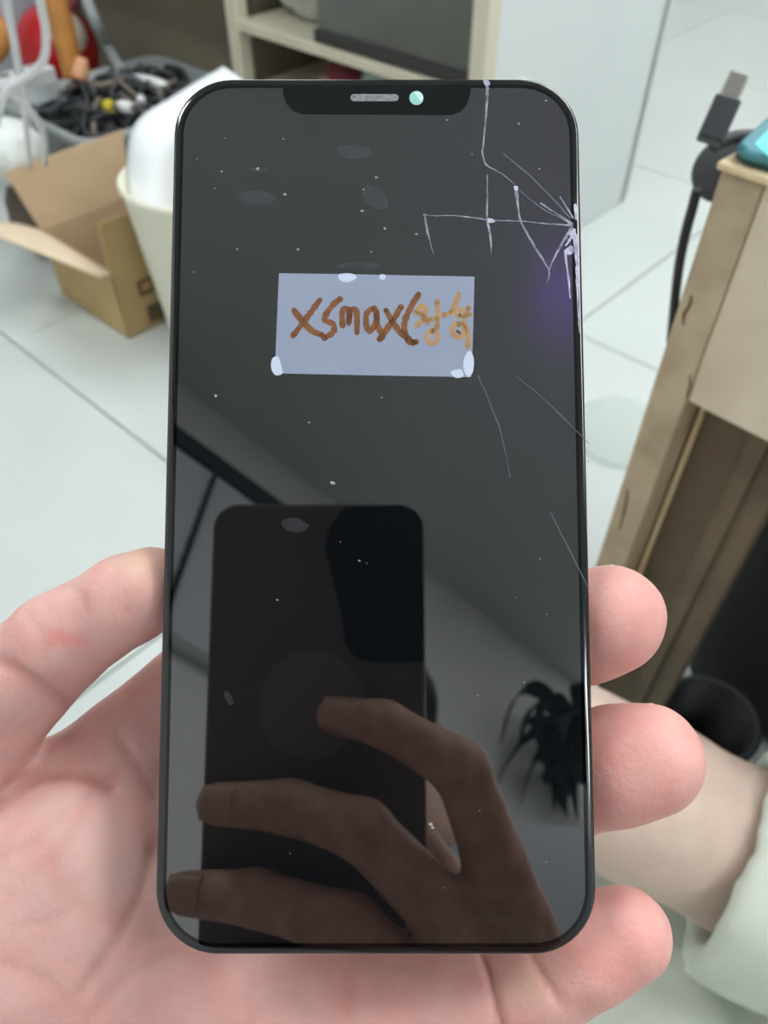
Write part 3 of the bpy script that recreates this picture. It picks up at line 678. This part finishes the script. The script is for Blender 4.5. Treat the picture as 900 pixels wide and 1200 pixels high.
MB().box(D0+DE*.062+DN*.026+Z*.02, DE*.012, DN*.005, Z*(DT-.1)).build('batten', 'desk_dark', desk)
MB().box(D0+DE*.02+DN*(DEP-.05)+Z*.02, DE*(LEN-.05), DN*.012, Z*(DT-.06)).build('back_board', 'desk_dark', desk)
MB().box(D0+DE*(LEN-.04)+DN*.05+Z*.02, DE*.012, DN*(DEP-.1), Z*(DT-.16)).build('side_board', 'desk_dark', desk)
stn = MB()
def dface(s, h): return D0+DE*s+Z*h-DN*.0004
for s0, h0, s1, h1_, w_ in [(.012, .700, .016, .672, .0016), (.052, .712, .049, .69, .0016), (.023, .655, .0245, .635, .002), (.006, .66, .007, .64, .0016), (.075, .70, .082, .69, .003), (.022, .612, .0245, .595, .0014), (.02, .69, .0205, .68, .001), (.06, .66, .075, .652, .0016), (.011, .57, .013, .54, .002), (.008, .5, .01, .46, .002), (.085, .64, .1, .632, .0016)][1::2]:
    a, b_ = dface(s0, h0), dface(s1, h1_); d = (b_-a)/np.linalg.norm(b_-a); n_ = np.cross(d, DN)
    K = 5; vs = []
    for k in range(K+1):
        p = a+(b_-a)*k/K+n_*RNG.normal(0, .0008); ww = w_*.55*RNG.uniform(.3, 1)*(0.4 if k in (0, K) else 1)
        vs += [p+n_*ww, p-n_*ww]
    stn.add(vs, [(2*k, 2*k+1, 2*k+3, 2*k+2) for k in range(K)])
o = stn.build('scuff_marks', 'stain', desk, fix=False, solid=.0006); o['kind'] = 'stuff'

# teal case on the desk corner
tp = atz(853, 190, DT+.0005)
e1 = atz(905, 143, DT)-tp; e1[2] = 0; e1 /= np.linalg.norm(e1); e2 = np.array([e1[1], -e1[0], 0])
tcs = thing('teal_case', 'teal metal case with a cyan label lying on the desk corner', 'case', tp)
def rr3(w, h, r, z, ins=0):
    return [tp+e1*(x+w/2)+e2*(y+h/2)+Z*z for x, y in rrect(w-2*ins, h-2*ins, r-ins, 6)]
def slab(prof, w, h, r):
    mb = MB(); vs = []; 
    for ins, z in prof: vs += rr3(w, h, r, z, ins)
    n = len(rr3(w, h, r, 0)); mb.add(vs, [(i*n+j, i*n+(j+1) % n, (i+1)*n+(j+1) % n, (i+1)*n+j) for i in range(len(prof)-1) for j in range(n)], True)
    mb.f += [tuple(range(n))[::-1], tuple((len(prof)-1)*n+j for j in range(n))]; mb.sm += [False]*2; return mb
slab([(.002, 0), (.0005, .0012), (.0005, .003)], .12, .07, .011).build('base', 'teal_dark', tcs)
slab([(0, .003), (0, .006), (.0008, .0075), (.002, .008)], .12, .07, .011).build('lid', 'teal', tcs)
lp = [atz(884, 169, DT+.0085), atz(912, 140, DT+.0085), atz(930, 172, DT+.0085), atz(903, 186, DT+.0085)]
lb = MB().prism(lp, Z*.0003).build('label_plate', 'cyan', tcs)
a = atz(893, 170, DT+.0088); b_ = atz(899, 176, DT+.0088); c_ = atz(904, 166, DT+.0088)
MB().prism([a, a*.8+b_*.2, b_, b_*.9+a*.1+np.array([0, 0, 0])], Z*.0002).build('mark', 'teal_dark', lb)

# charging cable draped over the desk corner
cb = thing('charging_cable', 'black charging cable with a bare metal plug hanging over the desk corner', 'cable', atz(835, 195, DT))
YD = .405
p0 = aty(831, 166, YD); p1 = aty(853, 117, YD+.012); p2 = aty(865, 93, YD+.016)
dirn = (p1-p0)/np.linalg.norm(p1-p0); sd_ = np.cross(dirn, p0-CAM); sd_ /= np.linalg.norm(sd_); th_ = np.cross(dirn, sd_)
def rbox(p, q, wx, wy, name, m_, par, bev):
    d = q-p; return MB().box(p-sd_*wx-th_*wy, sd_*2*wx, th_*2*wy, d).build(name, m_, par, bevel=bev)
rbox(p0, p1, .0066, .0045, 'connector', 'connector', cb, .0012)
pl_ = rbox(p1, p1+dirn*.0135, .0050, .0015, 'plug_shell', 'steel', cb, .0009)
# round winder disc leaning on the corner
wc = aty(847, 200, YD+.03); wn = np.array([-.45, -.55, .35]); wn /= np.linalg.norm(wn)
wa = np.cross(wn, Z); wa /= np.linalg.norm(wa); wb = np.cross(wn, wa)
wd = MB(); vs = []; prof = [(.0, -.006), (.012, -.006), (.0158, -.004), (.017, 0), (.0158, .004), (.012, .0062), (0, .007)]
for r_, z_ in prof:
    for j in range(36): vs.append(wc+wn*z_+(wa*math.cos(j*math.pi/18)+wb*math.sin(j*math.pi/18))*r_)
wd.add(vs, [(i*36+j, i*36+(j+1) % 36, (i+1)*36+(j+1) % 36, (i+1)*36+j) for i in range(len(prof)-1) for j in range(36)], True)
wd.build('winder', 'rubber', cb)
MB().tube([aty(817, 222, YD), aty(811, 245, YD), aty(803, 275, YD-.002), aty(796, 310, YD-.002), aty(790, 360, YD), aty(786, 400, YD+.01)], .0028, 10).build('cord', 'black', cb)
MB().tube([aty(836, 172, YD+.006), aty(850, 164, YD+.012), aty(868, 160, YD+.014), aty(890, 160, YD+.014)], .0034, 10).build('cord', 'rubber', cb)

# black bin below the desk
bl = atz(832, 842, .16)
bb = thing('waste_bin', 'black round bin in the dark under the desk', 'bin', (bl[0], bl[1], 0))
bc_ = np.array([bl[0], bl[1], 0])
MB().lathe(bc_, [(0, 0), (.044, 0), (.046, .004), (.049, .155), (.049, .16), (.046, .16), (.043, .01), (0, .01)]).build('body', 'navy', bb)
MB().lathe(bc_, [(.0492, .152), (.052, .153), (.053, .158), (.051, .163), (.046, .163), (.045, .158)], 40).build('rim', 'rubber', bb)
# black bag filling the space under the desk
bc2 = D0+DE*.15+DN*.335
bg = thing('black_bag', 'large black bag slumped under the desk behind the bin', 'bag', bc2)
MB().ellipsoid(bc2+Z*.31, .145, .15, .31, ax=[DE, DN, Z], noise=.03, seed=3, n=40, m=24, boxy=.62).build('body', 'black_matt', bg)
MB().tube([bc2+Z*.56-DE*.06, bc2+Z*.66-DE*.03, bc2+Z*.66+DE*.03, bc2+Z*.56+DE*.06], .008).build('handle', 'black', bg)

# clear film lid on the floor
fl = atz(728, 510)
mb = MB().lathe(fl*np.array([1, 1, 0]), [(.0, .003), (.07, .003), (.088, .004), (.09, .011), (.093, .012), (.093, .004), (.088, .001), (0, .001)], 40)
tag(mb.build('plastic_saucer', 'film'), 'clear round plastic saucer lying on the pale floor by the desk leg', 'dish')

# ================================================================== SHELF UNIT with the white end board
CU0, CU1, CV = 1.18, 1.84, -.86                  # open front at CU0, white end board in the plane v=CV
SHZ = .41
su = thing('shelf_unit', 'cream open shelf unit with a large white end board on the tiled floor', 'shelf', uv(CU0, CV))
MB().box(uv(CU0+.03, CV-.018, 0), U*(CU1-CU0-.03), V*.018, Z*1.15).build('end_board', 'white_board', su, bevel=.002)
pv = [CV-.035, -1.565, -2.95]
for v_ in pv: MB().box(uv(CU0, v_, 0), U*.035, V*.035, Z*1.15).build('post', 'cream', su, bevel=.003)
for v_ in pv: MB().box(uv(CU1-.035, v_, 0), U*.03, V*.035, Z*1.15).build('post', 'cream', su, bevel=.003)
MB().box(uv(CU0+.004, -1.535, SHZ-.02), U*(CU1-CU0-.04), V*(.69-.045), Z*.02).build('shelf_board', 'cream', su, bevel=.002)
MB().box(uv(CU0+.05, -1.535, .26), U*(CU1-CU0-.09), V*.64, Z*.018).build('shelf_board', 'cream', su, bevel=.002)
MB().box(uv(CU0+.03, -2.93, .50), U*(CU1-CU0-.07), V*1.36, Z*.02).build('shelf_board', 'cream', su, bevel=.002)
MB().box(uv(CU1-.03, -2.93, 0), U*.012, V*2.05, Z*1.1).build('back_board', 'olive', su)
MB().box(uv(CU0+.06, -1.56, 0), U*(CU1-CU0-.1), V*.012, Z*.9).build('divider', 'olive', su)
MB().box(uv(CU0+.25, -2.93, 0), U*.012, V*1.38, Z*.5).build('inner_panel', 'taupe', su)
MB().box(uv(CU0+.004, -1.53, 0), U*.02, V*.64, Z*.06).build('plinth', 'cream', su)
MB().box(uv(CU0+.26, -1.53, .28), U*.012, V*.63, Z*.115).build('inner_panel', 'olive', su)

# dark grey tinted storage box on the shelf
gb = thing('storage_box', 'dark grey tinted plastic storage box on the cream shelf', 'storage box', uv(CU0+.03, -1.2, SHZ))
g0, g1 = -1.30, CV-.045
MB().box(uv(CU0+.022, g0, SHZ+.001), U*.38, V*(g1-g0), Z*.30).build('body', 'greybin', gb, bevel=.008)
MB().box(uv(CU0+.016, g0+.13, SHZ+.155), U*.008, V*.16, Z*.009).build('handle_slot', 'slot', gb, bevel=.002)
MB().box(uv(CU0+.014, g0+.22, SHZ+.222), U*.01, V*(g1-g0-.22), Z*.016).build('rim', 'slot', gb, bevel=.002)
MB().box(uv(CU0+.012, g0-.004, SHZ+.285), U*.4, V*(g1-g0+.008), Z*.03).build('lid', 'greybin', gb, bevel=.004)
MB().box(uv(CU0+.012, g0, SHZ+.002), U*.012, V*(g1-g0), Z*.022).build('foot_rail', 'slot', gb, bevel=.003)
# clear bag with white contents
mb = MB().ellipsoid(uv(CU0+.16, -1.415, SHZ+.105), .125, .115, .11, noise=.09, seed=5, n=40, m=24)
cbag = tag(mb.build('plastic_bag', 'clear'), 'clear crumpled plastic bag of pale things on the shelf beside the dark box', 'bag')
mb = MB(); mb.box(uv(CU0+.06, -1.82, .521), U*.3, V*.22, Z*.1)
bx_ = thing('blue_box', 'pale blue plastic box on the upper shelf left of the clear bag', 'box', uv(CU0+.06, -1.82, .521)); mb.build('body', 'bluebox', bx_, bevel=.01)
MB().box(uv(CU0+.055, -1.825, .612), U*.31, V*.23, Z*.014).build('lid', 'bluebox', bx_, bevel=.004)
# maroon pouch and white cloth on the lower board, spilling over its edge
mp = aty(404, 80, 1.66)
mb = MB(); ex = V*.075
mrn = thing('pouch', 'small maroon pouch with a dull pink side under the shelf edge', 'pouch', uv(1.2, -1.25, .278))
mc_ = atz(404, 82, .34)
MB().ellipsoid(mc_+np.array([0, .0, -.02]), .042, .055, .045, noise=.05, seed=4).build('body', 'maroon', mrn)
MB().ellipsoid(mc_+np.array([-.035, -.02, -.035]), .026, .03, .03, noise=.05, seed=6).build('side_pocket', 'pink', mrn)
wcp = atz(446, 88, .33)
tag(MB().ellipsoid(wcp+np.array([.0, 0, -.015]), .062, .045, .032, noise=.08, seed=8).build('cloth', 'whitecloth'), 'white and mint cloth bunched below the dark box', 'cloth')
# film roll scrap on white board near cream post
tag(MB().ellipsoid(uv(CU0+.10, CV+.012, .36), .03, .03, .06, ax=np.eye(3), noise=.08, seed=9).build('plastic_scrap', 'clear'), 'small glossy film scrap stuck on the white end board', 'scrap')

# ================================================================== GREY TOTE OF CABLES
b0u, b1u, b0v, b1v, BH = .80, 1.235, -1.96, -1.59, .25
to = thing('storage_tote', 'translucent grey tote heaped with tangled black cables behind the carton', 'tote', uv((b0u+b1u)/2, (b0v+b1v)/2))
wl = MB()
def ringr(u0, u1, v0, v1, r, z, n=6):
    cx, cy = (u0+u1)/2, (v0+v1)/2
    return [uv(cx+x, cy+y, z) for x, y in rrect(u1-u0, v1-v0, r, n)]
prof = [(-.035, 0, .0), (0, 0, BH), (.006, 0, BH), (.012, 0, BH-.002), (.012, 0, BH-.02), (.008, 0, BH-.02), (.008, 0, BH-.006), (-.003, 0, BH-.006), (-.038, 0, .006)]
vs = []
for g, _, z_ in prof: vs += ringr(b0u-g, b1u+g, b0v-g, b1v+g, .05+g, z_)
n = len(ringr(0, 1, 0, 1, .05, 0)); wl.add(vs, [(i*n+j, i*n+(j+1) % n, (i+1)*n+(j+1) % n, (i+1)*n+j) for i in range(len(prof)-1) for j in range(n)], True)
wl.f += [tuple(range(n)), tuple((len(prof)-1)*n+j for j in range(n))]; wl.sm += [False]*2
wl.build('body', 'tote', to)
hp_ = MB(); k = 26
def heap(a, b_):
    u_ = b0u+.012+(b1u-b0u-.024)*a; v_ = b0v+.012+(b1v-b0v-.024)*b_
    h_ = .175+.07*math.sin(math.pi*a)**.5*math.sin(math.pi*b_)**.5+.014*math.sin(31*a+5*b_)*math.sin(27*b_+3)
    return uv(u_, v_, h_)
hp_.grid(heap, 40, 24)
o = hp_.build('cable_bed', 'cable', to); o['kind'] = 'stuff'
def loose(seed, m_, r, L=7, spread=.13):
    g = np.random.default_rng(seed); a, b_ = g.uniform(.15, .85), g.uniform(.1, .9); c0 = heap(a, b_); pts = []
    ph_ = g.uniform(0, 6.28)
    for i in range(L):
        ph_ += g.uniform(.5, 1.4); rad = g.uniform(.3, 1)*spread
        p = c0+U*rad*math.cos(ph_)*.6+V*rad*math.sin(ph_); uu, vv = p@U, p@V
        uu = min(max(uu, b0u+.02), b1u-.02); vv = min(max(vv, b0v+.02), b1v-.02)
        hz = heap((uu-b0u-.012)/(b1u-b0u-.024), (vv-b0v-.012)/(b1v-b0v-.024))[2]
        pts.append(uv(uu, vv, hz+r+g.uniform(.0, .03)))
    return MB().tube(pts, r, 7, 6)
for i in range(34):
    m_ = ['cable', 'cable', 'cable', 'cable_grey', 'cable'][i % 5] if i < 29 else 'cable_brown'
    nm, lb_ = {'cable': ('cable', 'black cable coiled in the tangle inside the grey tote'), 'cable_grey': ('cable', 'dark grey cable coiled in the tangle inside the grey tote'), 'cable_brown': ('cable', 'dull brown cable lying in the tangle inside the grey tote')}[m_]
    tag(loose(100+i, m_, RNG.uniform(.0045, .0085)).build(nm, m_), lb_, 'cable', {'cable': 'black cables in the tote', 'cable_grey': 'grey cables in the tote', 'cable_brown': 'brown cables in the tote'}[m_])
def plug(px, py, z, m_, lab, L=.045, r=.014, dpx=(10, 2)):
    a = atz(px, py, z); b_ = atz(px+dpx[0], py+dpx[1], z); d = (b_-a)/np.linalg.norm(b_-a)
    t = thing('plug', lab, 'plug', a); MB().tube([a-d*L*.5, a+d*L*.5], [r*.8, r, r, r*.85], 10, 6).build('body', m_, t, bevel=0)
    MB().tube([a+d*L*.5, a+d*(L*.5+.012)], r*.45, 8, 3).build('tip', 'cable_grey', t); return t
plug(128, 124, .275, 'yellow', 'yellow plug among the black cables in the tote', .024, .013)
plug(147, 125, .275, 'white_plastic', 'white plug beside the yellow one in the tote', .036, .012)
plug(165, 117, .275, 'white_plastic', 'second pale plug farther from the yellow one in the tote', .03, .009, (1, 8))
tag(MB().tube([atz(158, 92, .265), atz(172, 94, .27), atz(186, 98, .27), atz(196, 104, .26)], .011, 8).build('cable', 'white_plastic'), 'pale flat cable bundle near the rim of the grey tote', 'cable')

# ================================================================== CARTON
BX0, BX1, BV0, BV1, BXH = .615, .83, -1.525, -1.275, .146
ca = thing('carton', 'open cardboard carton with raised flaps and dark printing on the tiled floor', 'carton', uv(BX0, BV1))
def board(o, a, b_, t, name, m_): return MB().box(o, a, b_, t).build(name, m_, ca)
tk = .004
board(uv(BX0, BV0, .001), U*(BX1-BX0), V*(BV1-BV0), Z*tk, 'bottom', 'carton')
board(uv(BX0, BV0, 0), V*(BV1-BV0), Z*BXH, U*tk, 'wall_panel', 'carton_out'); board(uv(BX1-tk, BV0, 0), V*(BV1-BV0), Z*BXH, U*tk, 'wall_panel', 'carton')
board(uv(BX0, BV0, 0), U*(BX1-BX0), Z*BXH, V*tk, 'wall_panel', 'carton')
fp = board(uv(BX0, BV1-tk, 0), U*(BX1-BX0), Z*BXH, V*tk, 'wall_panel', 'carton_out')
# flaps
Lc = uv(BX0, BV0, BXH); Bc = uv(BX1, BV0, BXH); Nc = uv(BX0, BV1, BXH); Rc = uv(BX1, BV1, BXH)
MB().prism([Lc, Bc, Bc+Z*.12-V*.03+U*.035, Lc+Z*.115-V*.03-U*.02], U*0+V*.004).build('flap', 'carton', ca)
pf = MB().prism([Nc, Rc, Rc+Z*.10+V*.008, Nc+Z*.10+V*.008], V*-.004).build('flap', 'carton_out', ca)
def flapfn(a, b_):
    inner = Lc*(1-a)+Nc*a; ln = .125*(1-a)+.022*a
    return inner+(-U*ln+Z*(.055*(1-a)+.002*a))*b_+Z*.012*math.sin(math.pi*b_)*(1-a)
MB().grid(flapfn, 10, 6).build('flap', 'carton_edge', ca, solid=.004)
def onface(a, h): return uv(BX0+(BX1-BX0)*a, BV1+.0006, h)
def mark(c, pts, par): MB().prism([onface(*p) for p in pts], V*.0008).build('printed_mark', 'print', par)
for s_ in (0,):
    mk = MB()
    def bar(a0, a1, h0, h1): mk.prism([onface(a0, h0), onface(a1, h0), onface(a1, h1), onface(a0, h1)], V*.0008)
    bar(.22, .40, .10, .108); bar(.22, .40, .075, .083); bar(.22, .26, .075, .108); bar(.36, .40, .075, .108); mk.build('printed_mark', 'print', fp); mk = MB()
    bar(.52, .60, .112, .122); mk.build('printed_mark', 'print', fp); mk = MB(); bar(.50, .56, .085, .110); bar(.56, .64, .082, .090)
    mk.build('printed_mark', 'print', fp)
    mk = MB(); bar(.25, .75, .012, .05); mk.build('printed_patch', 'stain', fp)
    mk = MB(); mk.prism([uv(BX0+(BX1-BX0)*a, BV1+.0095, BXH+h) for a, h in ((.3, .05), (.45, .05), (.5, .075), (.32, .08))], V*.0008); mk.build('printed_mark', 'print', pf)
tag(MB().ellipsoid(uv(BX0+.10, BV1-.1, .04), .06, .05, .032, noise=.1, seed=12).build('crumpled_paper', 'lilac'), 'crumpled lilac-white paper inside the open carton', 'paper')

# cream bucket with white paper sheet
bk = np.array([-.315, 1.315, 0])
bu = thing('bucket', 'cream plastic bucket standing between the carton and the phone', 'bucket', bk)
MB().lathe(bk, [(0, 0), (.098, 0), (.103, .008), (.133, .322), (.137, .326), (.1375, .333), (.135, .336), (.130, .335), (.1, .012), (0, .01)], 40).build('body', 'bucket', bu)
def sheet(a, b_):
    pxy = [(150, 240), (155, 152), (205, 112), (262, 78)], [(215, 300), (222, 215), (262, 170), (320, 120)]
    e_ = spline(pxy[0], 8); g_ = spline(pxy[1], 8); k = a*(len(e_)-1); i = int(min(k, len(e_)-2)); t = k-i
    p = (e_[i]*(1-t)+e_[i+1]*t)*(1-b_)+(g_[i]*(1-t)+g_[i+1]*t)*b_
    return aty(p[0], p[1], 1.30+.16*a-.05*math.sin(math.pi*b_))
tag(MB().grid(sheet, 18, 10).build('paper_sheet', 'paper', solid=.002), 'curled white paper sheet sticking out of the cream bucket', 'paper')

# ================================================================== CLUTTER AT THE FAR LEFT
cr_ = thing('crate', 'low grey crate under the red helmet behind the tote', 'crate', uv(1.17, -2.36))
MB().box(uv(1.03, -2.5, 0), U*.3, V*.28, Z*.07).build('body', 'tote', cr_, bevel=.01)
MB().box(uv(1.02, -2.51, .066), U*.32, V*.3, Z*.02).build('rim', 'greybin', cr_, bevel=.004)
hc = aty(68, 58, 2.45); 
he = thing('helmet', 'glossy red round helmet with a cream panel behind the cable tote', 'helmet', (hc[0], hc[1], .086))
MB().ellipsoid(hc, .112, .112, hc[2]-.086, n=36, m=22).build('shell', 'red', he)
MB().ellipsoid(hc+np.array([.056, -.05, .05]), .05, .056, .056, n=24, m=14).build('panel', 'cream_white', he)
MB().ellipsoid(hc+np.array([.085, -.07, -.055]), .03, .03, .03, n=16, m=10).build('trim_spot', 'yellow', he)
ha = thing('wooden_mallet', 'orange wooden handle propped up in front of the red helmet', 'tool', aty(86, 92, 1.95))
MB().tube([aty(86, 92, 1.95), aty(80, 60, 1.96), aty(72, 30, 1.97), aty(66, 0, 1.98), aty(60, -40, 2.0)], [.022, .025, .027, .026, .024], 12).build('handle', 'orange_wood', ha)
MB().tube([aty(93, 92, 1.94), aty(96, 68, 1.95)], [.02, .018, .012], 10, 4).build('grip', 'peach', ha)
MB().tube([aty(80, 12, 1.99), aty(83, -20, 2.01)], [.018, .02], 8, 3).build('knob', 'maroon', ha)
lx = thing('storage_box', 'lilac-white plastic box standing behind the hanging white cords', 'storage box', aty(20, 55, 2.5)*np.array([1, 1, 0]))
MB().box(uv(.92, -3.0, 0), U*.4, V*.42, Z*.72).build('body', 'lilac', lx, bevel=.015)
MB().box(uv(.91, -3.01, .70), U*.42, V*.44, Z*.03).build('lid', 'lilac', lx, bevel=.006)
tag(MB().tube([aty(-8, 66, 1.95), aty(2, 52, 1.96), aty(2, 36, 1.97), aty(-8, 22, 2)], .02, 10).build('orange_strap', 'orange_wood'), 'orange strap end at the far edge beside the lilac box', 'strap')
tag(MB().tube([atz(142, 84, .27), aty(128, 56, 2.25), aty(112, 25, 2.2), aty(98, -10, 2.25)], .014, 10).build('plastic_strip', 'tote'), 'pale grey plastic strip leaning out of the cable tote', 'strip')
# white power strip and box in the gap left of the tote
ps = atz(14, 97, .215)
pw_ = thing('power_strip', 'white power strip with a yellow switch left of the cable tote', 'power strip', ps)
MB().box(ps-U*.09-V*.03-Z*.02, U*.2, V*.06, Z*.04).build('body', 'white_plastic', pw_, bevel=.006)
MB().box(ps-U*.055-V*.012+Z*.02, U*.022, V*.024, Z*.006).build('switch', 'yellow', pw_, bevel=.002)
for k in range(3): MB().lathe(ps+U*(-.015+.042*k)+Z*.0195, [(0, .001), (.013, .001), (.015, .002), (.016, .0)], 14).build('socket', 'greybin', pw_)
gx = thing('grey_box', 'grey box under the white power strip left of the cable tote', 'storage box', (ps[0], ps[1], 0))
MB().box((ps-U*.11-V*.06)*np.array([1, 1, 0]), U*.24, V*.115, Z*(ps[2]-.021)).build('body', 'tote', gx, bevel=.01)
dbp = uv(.70, -1.70, .095)  # added dark form, puts the white bag's lower shade into colour
tag(MB().ellipsoid(dbp, .07, .07, .095, noise=.05, seed=22, n=36, m=20).build('bag_shade_base', 'bag_shade'), 'dark form standing in for the shaded base of the white bag', 'bag')
wbp = uv(.665, -1.685, .245)
tag(MB().ellipsoid(wbp, .075, .08, .062, noise=.06, seed=21, n=40, m=24).build('plastic_bag', 'bag_white'), 'white plastic bag bulging beside the carton flap under the cords', 'bag')
# white cords hanging in front
for lab, pts in [('straight white cord hanging down onto the white bag', [aty(4, -60, 1.02), aty(8, 0, 1.08), aty(20, 70, 1.2), aty(30, 140, 1.34), aty(35, 196, 1.47)]),
                 ('looped white cord curling round towards the frame edge', [aty(40, -60, 1.02), aty(47, 0, 1.06), aty(54, 40, 1.1), aty(50, 72, 1.12), aty(30, 90, 1.14), (aty(10, 104, 1.15)), aty(0, 128, 1.16), aty(-6, 150, 1.17)]),
                 ('short white cord arching over the tote end behind the straight one', [aty(-20, 88, 1.22), aty(10, 108, 1.24), aty(36, 130, 1.3), aty(51, 158, 1.38), aty(53, 192, 1.46)])]:
    tag(MB().tube(pts, .0052, 10, 8).build('white_cord', 'white_cord'), lab, 'cord')

# ================================================================== BEHIND THE PHOTOGRAPHER (mirrored in the screen)
def onwall(px, py, off=.0):                       # where the mirrored sight line meets the back wall
    p = mir(px, py, 0); r = np.array([(px-450)/F, (600-py)/F, 1.0]); nn = PR[:, 2]; t = PZ0/(r@nn); a = CAM+c2w(r*t*1e-3); d = c2w(r-2*(r@nn)*nn)
    return a+d*((UB+off-a@U)/(d@U))
wbl = thing('window_blind', 'slatted blind with a dark head rail, mirrored at the screen edge', 'blind', onwall(230, 600))
a, b_ = onwall(205, 522, .03), onwall(350, 618, .03); zt = (a[2]+b_[2])/2; va, vb = a@V, b_@V
va -= .35
MB().box(uv(UB+.002, va, zt-.03), U*.05, V*(vb-va), Z*.06).build('head_rail', 'rail', wbl, bevel=.004)
for k in range(9):
    MB().box(uv(UB+.006, va, zt-.09-.055*k), U*.03, V*(vb-va-.02*(k % 2)), Z*.046+U*.010).build('slat', 'slat', wbl)
for v_ in np.linspace(va+.06, vb-.06, 4): MB().box(uv(UB+.04, v_, zt-.55), U*.008, V*.012, Z*.52).build('cord_tape', 'rail', wbl)
pl = onwall(690, 890, .14)
hpn = thing('hanging_plant', 'dark trailing plant on the wall, mirrored at the lower right of the screen', 'plant', pl)
MB().lathe(pl+Z*.02, [(0, -.06), (.05, -.06), (.075, .05), (.078, .055), (.07, .055), (0, .03)], 24).build('pot', 'black', hpn)
MB().box(pl+Z*.01-U*.15-V*.01, U*.13, V*.02, Z*.02).build('bracket', 'rail', hpn)
g = np.random.default_rng(5)
for k in range(34):
    a = g.uniform(0, 6.28); d = np.array([math.cos(a), math.sin(a), 0]); L = g.uniform(.12, .26); up = g.uniform(.0, .16)
    s_ = np.cross(d, Z); b0 = pl+Z*.06
    def lf(t, w_): return b0+d*L*t+Z*(up*math.sin(math.pi*t*.8)*1.4-.22*t*t)+s_*(w_-.5)*.06*math.sin(math.pi*min(1, t*.92+.06))
    MB().grid(lf, 8, 2).build('leaf', 'leaf', hpn, solid=.001)
for o in bpy.data.objects:
    if '_loc' in o: del o['_loc']
